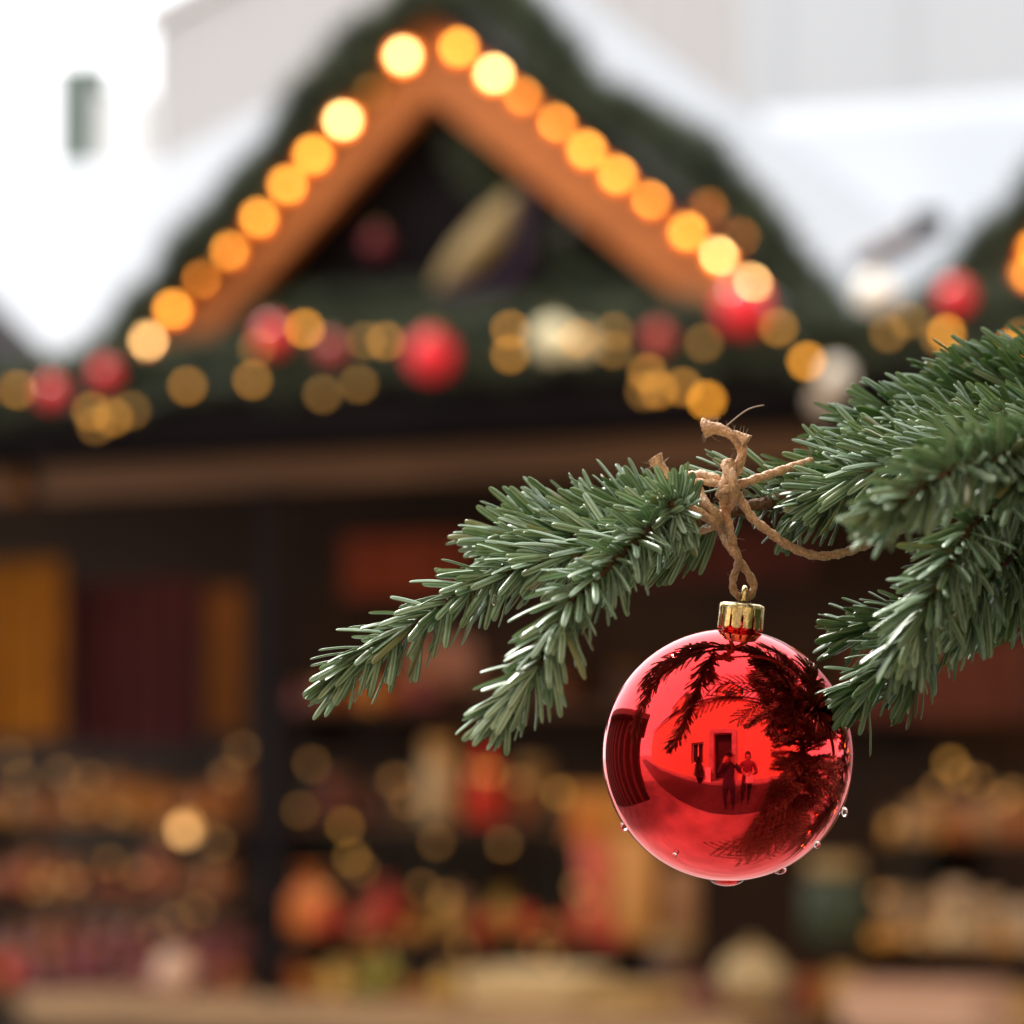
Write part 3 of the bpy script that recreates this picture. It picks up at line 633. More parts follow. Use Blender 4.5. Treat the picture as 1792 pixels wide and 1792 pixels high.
RY = [0, .06, .22, .45, .70, .88, .965, 1.0]; RW = [.45, .7, .98, 1.0, 1.0, .95, .72, .28]
SEC = [(-1, 0), (-.55, .34), (0, .14), (.55, .34), (1, 0), (.55, -.28), (0, -.36), (-.55, -.28)]
TV = []; TX = []; TY = []
for y, w in zip(RY, RW):
    for x, z in SEC: TV.append((x * w, y, z * min(1, w * 1.25))); TX.append(x); TY.append(y)
TV = np.array(TV); TX = np.array(TX); TY = np.array(TY); TF = []
for i in range(len(RY) - 1):
    for k in range(8): TF.append((i*8+k, i*8+(k+1) % 8, (i+1)*8+(k+1) % 8, (i+1)*8+k))
TF = np.array(TF)
NW, NT = .00130, .00085           # half width, half thickness (m)
def add_attr(me, **kw):
    for k, v in kw.items():
        a = me.attributes.new(k, 'FLOAT', 'POINT'); a.data.foreach_set('value', np.ascontiguousarray(v, dtype=np.float32))
NM = {}
def needle_mesh(bend, tint):
    k = (bend, tint)
    if k not in NM:
        v = np.column_stack([TV[:, 0] * NW, TV[:, 1] * .018, TV[:, 2] * NT - bend * .018 * TV[:, 1] ** 2])
        me = mesh('needle', v, TF.tolist()); add_attr(me, nx=TX, ny=TY, tint=np.full(len(TV), tint)); me.materials.append(M_needle)
        me.polygons.foreach_set('use_smooth', [True] * len(me.polygons)); NM[k] = me
    return NM[k]
tree = empty('fir_tree', (.66, .95, 0), label='green fir tree reaching in from the right with the branch that carries the red bauble', cat='fir tree')
TO = tree.location.copy()
ALL = []      # (score, origin, dir, w, n, length, bend, tint, twig)
def jn(v, s): return (v + Vector((random.gauss(0, s), random.gauss(0, s), random.gauss(0, s)))).normalized()
def grow(pp, r0, r1, dens, ln, tint, fwd=(50, 70), up=0.0, skip=0.0, bend=.16, s0=0.0, droop=0.0, flat=0.0, tipn=18, wmul=1.0, bud=True, pts=None, name='twig'):
    pts = pts or pspline(pp, .0015); n = len(pts); fr = frames(pts)
    mb = MB(); rr = [r0 + (r1 - r0) * i / (n - 1) for i in range(n)]
    mb.tube([p - TO for p in pts], rr, 8, lambda i, a: 1 + .16 * math.sin(i * 2.1 + a * 3) + .08 * math.sin(i * 5.3 + a))
    tw = mb.build(name, M_bark, tree, smooth=True)
    if bud:
        t = fr[-1][2]; q = pts[-1] - TO
        MB().tube([q - t * .001, q + t * .001, q + t * .0025, q + t * .004], [r1, r1 * 1.5, r1 * 1.35, r1 * .3], 8).build('bud', M_bud, tw, smooth=True)
    cum = [0.0]
    for i in range(n - 1): cum.append(cum[-1] + (pts[i+1] - pts[i]).length)
    L = cum[-1]; N = int(L * 1000 * dens * .75 * (1 - s0)); ga = 2.39996
    for k in range(N + tipn):
        s = (s0 + (1 - s0) * (k + random.random()) / N) * L if k < N else L * (1 - random.random() ** 2 * .04)
        i = min(n - 1, max(0, int(np.searchsorted(cum, s)) - 1)); a = k * ga + random.gauss(0, .3)
        f = s / L; rad = (fr[i][0] * math.cos(a) + fr[i][1] * math.sin(a)); d = fr[i][2]
        if skip and rad.z < -.25 and random.random() < skip: continue
        tipf = max(0, (f - .86) / .14); ang = R(random.uniform(*fwd)) * (1 - .62 * tipf * random.uniform(.5, 1))
        if k >= N: ang = R(random.uniform(8, 58))
        vd = (d * math.cos(ang) + (rad + Vector((0, 0, up))).normalized() * math.sin(ang)).normalized()
        vd = jn(vd + Vector((0, 0, -droop)), .09)
        w = vd.cross(rad) if abs(vd.dot(rad)) < .98 else vd.orthogonal()
        w = w.normalized(); nn = w.cross(vd)
        tw_ = random.gauss(0, .4); w, nn = w * math.cos(tw_) + nn * math.sin(tw_), nn * math.cos(tw_) - w * math.sin(tw_)
        if nn.dot(rad) < 0: nn = -nn; w = -w
        l = random.gauss(ln, ln * .11) * (1 - .08 * tipf if k < N else .95) * (.75 + .25 * min(1, f * 8))
        ALL.append([0, pts[i] + rad * rr[i] * .7, vd, w, nn, l, bend * random.uniform(.3, 1.5), min(1, max(0, random.gauss(tint, .14))) if random.random() > .03 else 1.4, tw, wmul])
    return tw
MM = .001
trunk_pts = [Vector((.66, .95, z)) + Vector((.012 * math.sin(z * 3), .01 * math.cos(z * 2), 0)) for z in [0, .4, .8, 1.2, 1.6, 2.0, 2.4, 2.8, 3.1]]
MB().tube([p - TO for p in trunk_pts], [.055, .05, .046, .042, .037, .03, .022, .013, .004], 14).build('trunk', mat('trunk_bark', (.10, .065, .045), .9, var=.5, scale=40, bump=.8), tree, smooth=True)
# the bough that carries the bauble, from the trunk to the fork by the knot
bough_tail = [P(1246, 903, 1.2), P(1330, 884, 1.2), P(1390, 868, 1.2), P(1500, 842, 1.195), P(1640, 815, 1.185), P(1800, 775, 1.17), P(2100, 720, 1.12), Vector((.42, .98, 1.76)), Vector((.655, .95, 1.74))]
bt = spline(bough_tail, .0025)[::-1]
nb = len(bt)
MB().tube([p - TO for p in bt], [.011 - .0088 * (i / (nb - 1)) for i in range(nb)], 10, lambda i, a: 1 + .14 * math.sin(i * 1.7 + a * 3) + .1 * math.sin(i * 4.1 + 2 * a)).build('bough', M_bark, tree, smooth=True)
# left spray
grow([(1246,903,0),(1180,921,0),(1100,945,0),(1030,966,0),(933,987,0),(821,1034,-.004),(768,1066,-.005),(700,1108,-.006),(640,1145,-.007),(607,1168,-.008)], .0021, .0008, 2.5, .0178, .62, (36, 68), skip=.05, droop=.24, s0=.08)
grow([(1200,915,.008),(1120,905,.02),(1030,912,.028),(950,926,.033),(890,945,.036)], .0016, .0008, 3.0, .0195, .45, (42, 66), up=.35, skip=.5, s0=.05)
grow([(1090,945,.0),(1030,935,.012),(960,945,.016),(900,970,.018)], .0013, .0007, 2.4, .0165, .5, (35, 60), up=.3, skip=.4, s0=.1)
grow([(1222,908,-.004),(1165,908,-.026),(1105,955,-.048),(1054,1003,-.060),(1004,1048,-.068),(973,1101,-.072),(937,1173,-.074),(882,1236,-.072)], .0018, .0008, 2.8, .0172, .78, (36, 68), droop=.16, s0=.12)
grow([(1222,905,-.004),(1195,893,-.020),(1178,884,-.038)], .0014, .0009, 3.6, .0135, .85, (45, 80), up=.25, s0=.2, tipn=7)
grow([(1215,905,.008),(1160,886,.022),(1100,872,.034)], .0013, .0008, 2.6, .0130, .3, (45, 70), up=.5, skip=.5, s0=.1)
# thin scatter of needles on the bare stretch and below the knot
grow([(1420,862,.003),(1390,868,.003),(1330,884,.003),(1250,903,.003)], .0008, .0006, 2.6, .0085, .4, (45, 75), s0=.02, tipn=0, bud=False)
grow([(1440,850,.012),(1390,846,.012),(1330,842,.012),(1290,838,.012)], .0007, .0005, 1.0, .017, .6, (12, 40), up=.4, s0=.02, tipn=3, bud=False)
grow([(1260,905,.006),(1215,935,.004),(1180,960,.0)], .0009, .0007, 1.8, .0165, .5, (10, 50), droop=.6, s0=.1, tipn=5, bud=False)
grow([(1420,865,.0),(1395,890,-.002),(1380,915,-.004)], .0009, .0007, .9, .013, .4, (20, 60), droop=.5, s0=.1, tipn=4, bud=False)
# right sprays
grow([(2050,690,.09),(1830,684,.06),(1740,690,.06),(1640,712,.058),(1560,740,.055),(1500,765,.052)], .002, .0009, 3.0, .0205, .30, (40, 62), up=.35, skip=.4, s0=.3)
grow([(2050,620,.1),(1860,640,.075),(1760,655,.07),(1690,672,.07),(1640,690,.07)], .002, .0009, 2.8, .0205, .28, (42, 64), up=.35, skip=.4, s0=.3)
grow([(1800,775,-.01),(1700,770,.0),(1600,783,.008),(1500,806,.012),(1440,828,.012),(1418,838,.012)], .0018, .0009, 3.2, .0190, .36, (36, 60), up=.15, skip=.2)
grow([(1850,770,-.03),(1720,770,-.03),(1600,800,-.03),(1510,830,-.025),(1450,862,-.02)], .0017, .0009, 3.0, .0175, .42, (36, 62), up=.1)
grow([(1640,815,-.012),(1570,828,-.01),(1490,850,-.01),(1440,880,-.012)], .0013, .0008, 2.6, .0170, .40, (36, 60), droop=.1)
grow([(2050,760,-.02),(1830,785,-.09),(1740,805,-.115),(1674,821,-.13),(1626,847,-.14),(1552,895,-.15)], .0022, .0011, 3.2, .0160, .62, (38, 64), s0=.35, bud=True)
grow([(2050,800,.0),(1850,832,-.04),(1718,904,-.066),(1679,960,-.076),(1644,1021,-.082),(1613,1075,-.084),(1592,1120,-.084)], .0020, .0009, 3.2, .0180, .50, (42, 66), s0=.38)
grow([(2050,930,.02),(1860,980,.0),(1760,1025,-.01),(1690,1062,-.016),(1610,1115,-.02),(1540,1178,-.022),(1508,1208,-.022)], .0018, .0009, 2.9, .0175, .26, (36, 62), s0=.38)
grow([(1700,1050,-.01),(1620,1072,-.002),(1550,1088,.002),(1500,1105,.004)], .0013, .0008, 2.4, .0160, .24, (30, 56), s0=.1)
grow([(1680,1075,-.012),(1640,1120,-.006),(1610,1160,-.004),(1592,1190,-.004)], .0013, .0008, 2.4, .0170, .24, (30, 56), s0=.1)
grow([(2050,1000,.03),(1860,1030,.01),(1790,1048,.01),(1735,1068,.01)], .0016, .0009, 1.6, .0160, .3, (30, 70), droop=.7, s0=.4, tipn=8)
grow([(2050,820,.04),(1880,860,.03),(1800,915,.03),(1750,985,.03),(1735,1020,.03)], .0018, .0009, 3.0, .0185, .25, (40, 66), s0=.35)
grow([(2050,900,-.03),(1880,940,-.03),(1810,990,-.03),(1770,1050,-.03)], .0018, .0009, 2.6, .0175, .3, (40, 66), s0=.35, droop=.1)
grow([(2050,900,-.01),(1880,920,-.03),(1790,960,-.045),(1730,1015,-.055),(1690,1075,-.058)], .0018, .0009, 3.2, .0180, .45, (42, 66), s0=.35)
grow([(2050,860,.03),(1860,880,.02),(1770,900,.015),(1700,945,.012),(1655,990,.012)], .0017, .0009, 3.0, .0180, .40, (40, 64), s0=.35)
grow([(2050,720,-.02),(1870,735,-.03),(1780,748,-.035),(1690,790,-.04),(1640,815,-.042)], .0017, .0009, 3.0, .0175, .5, (40, 64), s0=.35, up=.1)
grow([(2050,740,-.05),(1880,770,-.08),(1815,800,-.10),(1782,835,-.11)], .0018, .0009, 2.8, .0160, .5, (40, 66), s0=.4)
grow([(1980,740,.03),(1850,735,.035),(1740,742,.03),(1640,762,.03)], .0016, .0009, 2.8, .0190, .3, (40, 62), up=.25, s0=.2)

def off_twine(r):
    for t in (0, .5, 1):
        q = proj(r[1] + r[2] * r[5] * t)
        if q and 1236 < q[0] < 1312 and 800 < q[1] < 1010 and q[2] < 1.2005: return False
    return True
ALL = [r for r in ALL if off_twine(r)]
# individual needles: the 300 that show largest; the rest one mass
for r in ALL:
    a = proj(r[1]); b = proj(r[1] + r[2] * r[5])
    if a and b and max(a[0], b[0]) < 1792 and min(a[1], b[1]) > 0: r[0] = math.hypot(a[0] - b[0], a[1] - b[1]) / (1 + .0 * a[2])
ALL.sort(key=lambda r: -r[0])
for r in ALL[:300]:
    _, o, d, w, nn, l, bd, ti, tw, wm = r
    ob = bpy.data.objects.new('needle', needle_mesh(round(bd * 10) / 10, round(ti * 5) / 5)); COL.objects.link(ob); ob.parent = tw
    s = l / .018; mtx = Matrix((w, d, nn)).transposed().to_4x4(); ob.matrix_local = Matrix.Translation(o - TO) @ mtx @ Matrix.Diagonal((1 * wm, s, s, 1))
def mass(recs, name, parent, tv=TV, tf=TF, tx=TX, ty=TY, kind='stuff'):
    O = np.array([list(r[1] - TO) for r in recs]); D = np.array([list(r[2]) for r in recs]); Wv = np.array([list(r[3]) for r in recs]); Nv = np.array([list(r[4]) for r in recs])
    l = np.array([r[5] for r in recs]); bd = np.array([r[6] for r in recs]); ti = np.array([r[7] for r in recs]); wm = np.array([r[9] for r in recs])
    n = len(tv)
    V = (O[:, None, :] + Wv[:, None, :] * (tv[None, :, 0, None] * NW * wm[:, None, None]) + D[:, None, :] * (tv[None, :, 1, None] * l[:, None, None])
         + Nv[:, None, :] * (tv[None, :, 2, None] * NT * wm[:, None, None] - (bd * l)[:, None, None] * tv[None, :, 1, None] ** 2)).reshape(-1, 3)
    F = (np.arange(len(recs))[:, None, None] * n + tf[None]).reshape(-1, tf.shape[1])
    me = bpy.data.meshes.new(name); me.vertices.add(len(V)); me.vertices.foreach_set('co', V.ravel().astype(np.float32))
    k = tf.shape[1]; me.loops.add(F.size); me.loops.foreach_set('vertex_index', F.ravel().astype(np.int32)); me.polygons.add(len(F))
    me.polygons.foreach_set('loop_start', np.arange(0, F.size, k, dtype=np.int32)); me.polygons.foreach_set('use_smooth', np.ones(len(F), dtype=bool)); me.update(calc_edges=True)
    add_attr(me, nx=np.tile(tx, len(recs)), ny=np.tile(ty, len(recs)), tint=np.repeat(ti, n))
    return link(name, me, M_needle, parent, kind=kind)
mass(ALL[300:], 'needles', tree)
# the rest of the crown, outside the picture: boughs all round the trunk
FAR = []
rb = random.Random(5)
crown = MB()
def clear(p, mg=150):
    if p.y < 1.1 and (p.x - .07) < .68 * (1.2 - p.y): return False
    q = proj(p); return q is None or q[2] > 8 or not (-mg < q[0] < 1792 + mg + 40 and -mg < q[1] < 1792 + mg)
for k in range(230):
    z = .25 + 2.75 * (k + .5) / 230; az = k * 2.39996 + rb.gauss(0, .2); ln = (.80 * (1 - z / 3.6) + .1) * rb.uniform(.7, 1.1)
    d0 = Vector((math.cos(az), math.sin(az), rb.uniform(-.3, .35))).normalized(); base = Vector((.66, .95, z))
    pts = [base + d0 * (ln * t) + Vector((0, 0, -.12 * ln * t * t)) for t in [i / 14 for i in range(15)]]
    keep = 0
    while keep < 15 and clear(pts[keep]): keep += 1
    if keep < 4: continue
    pts = pts[:keep]; crown.tube([p - TO for p in pts], [.008 * (1 - i / 16) for i in range(len(pts))], 5)
    tw_list = [pts[1:]]
    for i in range(2, len(pts), 1):
        for s in (-1, 1):
            sd = (d0 * .75 + d0.cross(Vector((0, 0, 1))) * s * .8 + Vector((0, 0, rb.uniform(-.25, .1)))).normalized()
            q = [pts[i] + sd * (.16 * (1 - .4 * i / 15) * t) for t in (0, .25, .5, .75, 1)]
            if all(clear(x) for x in q): tw_list.append(q); crown.tube([p - TO for p in q], [.002] * 5, 4)
    for q in tw_list:
        for i in range(len(q) - 1):
            a, b = q[i], q[i + 1]; t = (b - a).normalized(); nn = max(3, int((b - a).length * 520))
            for j in range(nn):
                rad = (t.orthogonal().normalized()); rad.rotate(Matrix.Rotation(rb.uniform(0, 6.283), 3, t)); o = a.lerp(b, rb.random())
                vd = (t * rb.uniform(.5, 1) + rad).normalized(); w = vd.cross(rad); w = w.normalized() if w.length > .01 else vd.orthogonal().normalized()
                FAR.append([0, o, vd, w, w.cross(vd), .021, .15, rb.uniform(.1, .4), None, 1.5])
for end, n_ in (((-.20, .80, 2.05), 13), ((.16, .60, 2.04), 11), ((-.02, .98, 2.12), 12)):
    b0 = Vector((.66, .95, 2.22)); b1 = Vector(end)
    pts = [b0.lerp(b1, t) + Vector((0, 0, .05 * math.sin(t * 3.14))) for t in [i / 16 for i in range(17)]]
    crown.tube([p - TO for p in pts], [.007 * (1 - i / 19) for i in range(17)], 5); d0 = (b1 - b0).normalized(); tw_list = [pts[3:]]
    for i in range(4, 17):
        for s in (-1, 1):
            sd = (d0 * .8 + d0.cross(Vector((0, 0, 1))) * s * .75 + Vector((0, 0, rb.uniform(-.45, .05)))).normalized()
            q = [pts[i] + sd * (.13 * t) for t in (0, .25, .5, .75, 1)]
            q = [x for x in q if (lambda z: z is None or z[1] < -95)(proj(x))]
            if len(q) > 2: tw_list.append(q); crown.tube([p - TO for p in q], [.002] * len(q), 4)
    for q in tw_list:
        for i in range(len(q) - 1):
            a, b = q[i], q[i + 1]; t = (b - a).normalized()
            for j in range(max(3, int((b - a).length * 900))):
                rad = t.orthogonal().normalized(); rad.rotate(Matrix.Rotation(rb.uniform(0, 6.283), 3, t)); o = a.lerp(b, rb.random())
                vd = (t * rb.uniform(.5, 1) + rad).normalized(); w = vd.cross(rad); w = w.normalized() if w.length > .01 else vd.orthogonal().normalized()
                FAR.append([0, o, vd, w, w.cross(vd), .020, .15, rb.uniform(.1, .4), None, 1.4])
crown.build('bare_boughs', M_bark, tree, kind='stuff')
tv2 = np.array([(-.6, 0, 0), (.6, 0, 0), (0, 0, .5), (-1, .55, 0), (1, .55, 0), (0, .55, .5), (0, 1, 0)]); tf2 = np.array([(0, 1, 4), (0, 4, 3), (1, 2, 5), (1, 5, 4), (2, 0, 3), (2, 3, 5), (3, 4, 6), (4, 5, 6), (5, 3, 6)])
mass(FAR, 'crown_needles', tree, tv2, tf2, np.array([-.6, .6, 0, -1, 1, 0, 0]), np.array([0, 0, 0, .5, .5, .5, 1]))
t2 = empty('fir_tree', (1.55, 2.35, 0), R(160), label='second green fir tree farther right beyond the branch, mirrored in the bauble', cat='fir tree')
for ch in list(tree.children):
    if ch.name.split('.')[0] in ('trunk', 'bare_boughs', 'crown_needles'):
        c = ch.copy(); COL.objects.link(c); c.parent = t2
print('needles', len(ALL), len(FAR))

# ------------------------------------------------------------------ the red bauble
BC = P(1274, 1321, SUBJ); BR = 220.5 * SUBJ / FPX; mpx = SUBJ / FPX
axis = (P(1297, 1080, SUBJ) - BC).normalized()
bz = empty('red_bauble', BC, label='large shiny red glass bauble hanging by twine from the fir branch in the foreground', cat='bauble')
bz.rotation_mode = 'QUATERNION'; bz.rotation_quaternion = Vector((0, 0, 1)).rotation_difference(axis)
M_red = bpy.data.materials.new('red_mirror_glass'); M_red.use_nodes = True
b = M_red.node_tree.nodes['Principled BSDF']; b.inputs['Base Color'].default_value = (.70, .006, .008, 1); b.inputs['Metallic'].default_value = 1
b.inputs['Roughness'].default_value = .035; b.inputs['Coat Weight'].default_value = .6; b.inputs['Coat Roughness'].default_value = .02; b.inputs['Coat IOR'].default_value = 1.5; b.inputs['Specular Tint'].default_value = (1, .55, .58, 1)
t_ = M_red.node_tree; tc = t_.nodes.new('ShaderNodeTexCoord'); nz = t_.nodes.new('ShaderNodeTexNoise'); nz.inputs['Scale'].default_value = 38; nz.inputs['Detail'].default_value = 3
bp = t_.nodes.new('ShaderNodeBump'); bp.inputs['Strength'].default_value = .09; bp.inputs['Distance'].default_value = .002
t_.links.new(tc.outputs['Object'], nz.inputs['Vector']); t_.links.new(nz.outputs['Fac'], bp.inputs['Height']); t_.links.new(bp.outputs['Normal'], b.inputs['Normal'])
n2 = t_.nodes.new('ShaderNodeTexNoise'); n2.inputs['Scale'].default_value = 130; n2.inputs['Detail'].default_value = 8; mr = t_.nodes.new('ShaderNodeMapRange')
mr.inputs['From Min'].default_value = .42; mr.inputs['From Max'].default_value = .75; mr.inputs['To Min'].default_value = .02; mr.inputs['To Max'].default_value = .13      # smears left by dried drops
t_.links.new(tc.outputs['Object'], n2.inputs['Vector']); t_.links.new(n2.outputs['Fac'], mr.inputs['Value']); t_.links.new(mr.outputs['Result'], b.inputs['Roughness'])
prof = [(BR * math.sin(math.pi * i / 72) + .00001, -BR * math.cos(math.pi * i / 72)) for i in range(70)] + [(.0062, BR * 1.002), (.0060, BR * 1.05), (.0055, BR * 1.09)]
MB().lathe(prof, 144).build('ball', M_red, bz, smooth=True)
M_gold = mat('gold_cap', (.85, .68, .33), .27, 1.0, var=.08, scale=300, bump=.12)
CRAD = 39.5 * mpx; ch = 44 * mpx; zb_ = BR * 1.0; nt_ = 12; UL = [-1, -.80, -.79, -.6, -.35, 0, .35, .6, .79, .80, 1]; ncol = 10; v = []; f = []
def cap_pt(a, z, bul): return ((CRAD + bul) * math.cos(a), (CRAD + bul) * math.sin(a), z)
rows_ = 9
for k in range(nt_):
    for c in range(ncol + 1):
        u = UL[c]; a = 2 * math.pi * (k + .5 + u * .5) / nt_
        inset = .795; uu = max(-1, min(1, u / inset))
        zlow = zb_ + ch * .10 * (1 - math.sqrt(max(0, 1 - uu * uu))) * .9 if abs(u) <= inset else zb_ + ch * .56
        for r in range(rows_):
            t = r / (rows_ - 1); z = zlow + (zb_ + ch - zlow) * t
            bul = .00018 * max(0, 1 - (u / .6) ** 2) * max(0, min(1, (zb_ + ch * .55 - z) / (ch * .15))) - .0003 * max(0, (t - .85) / .15) ** 2
            v.append(cap_pt(a, z, bul))
        for _ in (0,): pass
for k in range(nt_):
    for c in range(ncol):
        i0 = (k * (ncol + 1) + c) * rows_; i1 = i0 + rows_
        for r in range(rows_ - 1): f.append((i0 + r, i1 + r, i1 + r + 1, i0 + r + 1))
cp = MB().add(v, f); nseg = 120; top = []
cp.lathe([(CRAD - .0002, zb_ + ch - .0006), (CRAD - .0004, zb_ + ch), (CRAD * .8, zb_ + ch + .0004), (.0015, zb_ + ch + .0005)], 48)
cap = cp.build('cap', M_gold, bz, smooth=True)
so = cap.modifiers.new('thickness', 'SOLIDIFY'); so.thickness = .0004; so.offset = -1
lp = []
for i in range(17):
    a = math.pi * (-.22 + 1.44 * i / 16); lp.append(Vector((.0003, .0022 * math.cos(a), zb_ + ch + .0030 + .0026 * math.sin(a))))
MB().tube(lp, [.00085] * 17, 8).build('loop', M_gold, cap, smooth=True)

# water drops
M_water = bpy.data.materials.new('water'); M_water.use_nodes = True; b = M_water.node_tree.nodes['Principled BSDF']
b.inputs['Transmission Weight'].default_value = 1; b.inputs['Roughness'].default_value = 0; b.inputs['IOR'].default_value = 1.33; b.inputs['Base Color'].default_value = (1, 1, 1, 1)
def drop(px, py, dd, rx, rz, label):
    p = P(px, py, SUBJ + dd); e = empty('water_drop', p, label=label, cat='water drop')
    pr = []
    for i in range(13):
        a = math.pi * i / 12; pr.append((rx * mpx * math.sin(a) * (1 if i < 7 else (1 - .0 * i)) + 1e-6, -rz * mpx * math.cos(a)))
    MB().lathe(pr, 20).build('drop', M_water, e, smooth=True); return e
drop(1272, 1537, 0, 31, 14, 'wide water drop hanging from the very bottom of the red bauble')
drop(1364, 1521, -.004, 13, 9, 'small water drop at the lower right of the red bauble')
drop(1478, 1421, -.002, 6, 9, 'tiny water drop on the right rim of the red bauble')
drop(1092, 1446, -.002, 7, 9, 'tiny water drop on the lower left rim of the red bauble')
drop(1180, 1497, -.022, 5, 5, 'tiny water drop at the lower left of the red bauble')
drop(1430, 1478, -.02, 6, 7, 'small water drop low on the right side of the red bauble')
drop(1462, 1250, -.012, 4, 9, 'thin water streak high on the right side of the red bauble')
drop(1498, 1219, -.022, 8, 9, 'bright water drop caught among the needles right of the red bauble')
drop(866, 1050, -.012, 6, 10, 'clear water drop between the two left fir twigs')

# ------------------------------------------------------------------ twine
M_twine = bpy.data.materials.new('paper_twine'); M_twine.use_nodes = True; t_ = M_twine.node_tree; b = t_.nodes['Principled BSDF']
b.inputs['Roughness'].default_value = .6
tc = t_.nodes.new('ShaderNodeTexCoord'); nz = t_.nodes.new('ShaderNodeTexNoise'); nz.inputs['Scale'].default_value = 1100; nz.inputs['Detail'].default_value = 7
cr = t_.nodes.new('ShaderNodeValToRGB'); cr.color_ramp.elements[0].position = .3; cr.color_ramp.elements[0].color = (.42, .22, .105, 1); cr.color_ramp.elements[1].position = .72; cr.color_ramp.elements[1].color = (.74, .49, .30, 1)
bp = t_.nodes.new('ShaderNodeBump'); bp.inputs['Strength'].default_value = .8; bp.inputs['Distance'].default_value = .0006
t_.links.new(tc.outputs['Object'], nz.inputs['Vector']); t_.links.new(nz.outputs['Fac'], cr.inputs['Fac']); t_.links.new(cr.outputs['Color'], b.inputs['Base Color']); t_.links.new(nz.outputs['Fac'], bp.inputs['Height']); t_.links.new(bp.outputs['Normal'], b.inputs['Normal'])
KN = P(1272, 860, SUBJ - .008)
tw = empty('twine', KN, label='tan paper twine knotted round the fir branch and holding the red bauble', cat='twine')
def cord(pp, w=17, turns=1.0, flare0=1.0, flare1=1.0, name='strand'):
    pts = pspline(pp, .0005); n = len(pts); r = w * .5 * mpx; L = n * .0005
    rad = []
    for i in range(n):
        k = 1.0; s0 = i * .0005; s1 = (n - 1 - i) * .0005
        if s0 < .004: k *= 1 + (flare0 - 1) * (1 - s0 / .004) ** 1.5
        if s1 < .004: k *= 1 + (flare1 - 1) * (1 - s1 / .004) ** 1.5
        rad.append(r * k)
    ph = random.uniform(0, 6)
    # two-ply twist with fine folds of paper
    fn = lambda i, a: .70 + .34 * abs(math.cos(a - i * .26 * turns + ph)) + .06 * math.sin(6 * a - i * 1.56 * turns) + .045 * math.sin(10 * a - i * 2.6 * turns) + random.uniform(-.02, .02)
    o = MB().tube([p - KN for p in pts], rad, 26, fn).build(name, M_twine, tw, smooth=True); return o
cord([(1147,800,-.012),(1160,822,-.013),(1176,850,-.014),(1195,878,-.016),(1222,897,-.016),(1248,912,-.014),(1256,922,-.010)], 17, 1, 1.7)
cord([(1145,806,-.012),(1152,815,-.0125),(1162,832,-.013)], 12, 1, 1.9, 1)
cord([(1188,856,.004),(1196,838,-.002),(1222,830,-.008),(1248,836,-.012),(1268,850,-.012),(1285,862,-.01)], 16, 1.2)
cord([(1190,862,.002),(1204,848,-.006),(1230,843,-.011),(1258,846,-.014),(1278,846,-.014)], 14, 1.2)
cord([(1278,808,-.012),(1276,826,-.014),(1268,850,-.016),(1266,872,-.014),(1276,886,-.008)], 22, .8, 1.0, .8)
cord([(1270,812,-.012),(1278,830,-.017),(1284,852,-.018),(1282,874,-.014),(1270,890,-.006)], 20, .8, 1.1, .8)
cord([(1258,868,-.014),(1270,856,-.018),(1286,858,-.017),(1294,872,-.012)], 15, 1)
cord([(1279,838,-.010),(1292,815,-.010),(1299,793,-.010),(1294,774,-.010),(1276,759,-.010),(1254,750,-.009),(1234,751,-.008)], 19, .7, 1, 1.9)
cord([(1252,752,-.008),(1240,745,-.007),(1231,744,-.006)], 15, .7, 1, 1.7)
cord([(1278,758,-.011),(1292,761,-.012),(1308,772,-.013)], 15, .7, .8, 1.6)
cord([(1284,852,-.010),(1312,842,-.010),(1345,831,-.008),(1385,818,-.004),(1420,808,.004)], 16, 1.3)
cord([(1292,864,-.012),(1303,885,-.013),(1318,908,-.013),(1345,930,-.012),(1380,955,-.010),(1425,972,-.008),(1465,970,-.006),(1510,956,-.004),(1560,934,0),(1612,908,.004),(1650,880,.006)], 16, 1.3)
cord([(1268,880,-.008),(1273,905,-.010),(1279,935,-.011),(1286,962,-.008),(1296,985,-.005),(1310,1005,-.003),(1319,1026,-.001),(1313,1041,.0),(1302,1045,.002)], 15, 1.1)
cord([(1262,925,.002),(1268,945,-.003),(1280,962,-.011),(1291,980,-.010),(1287,1000,-.004),(1282,1020,-.002),(1286,1038,0),(1298,1046,.002)], 13, 1.1)
cord([(1224,860,-.010),(1234,880,-.015),(1252,898,-.016),(1262,912,-.010)], 17, .9, 1.2)
cord([(1215,892,-.012),(1240,906,-.016),(1258,912,-.012),(1262,898,-.006)], 18, .9)
cord([(1220,930,-.004),(1240,926,-.012),(1256,916,-.012)], 12, .9)
fb = spline([P(1268, 748, 1.19) - KN, P(1300, 722, 1.19) - KN, P(1318, 713, 1.188) - KN, P(1337, 709, 1.187) - KN], .001)
MB().tube(fb, [.00028] * len(fb), 6).build('loose_fibre', mat('fibre', (.32, .24, .19), .7), tw, smooth=True)

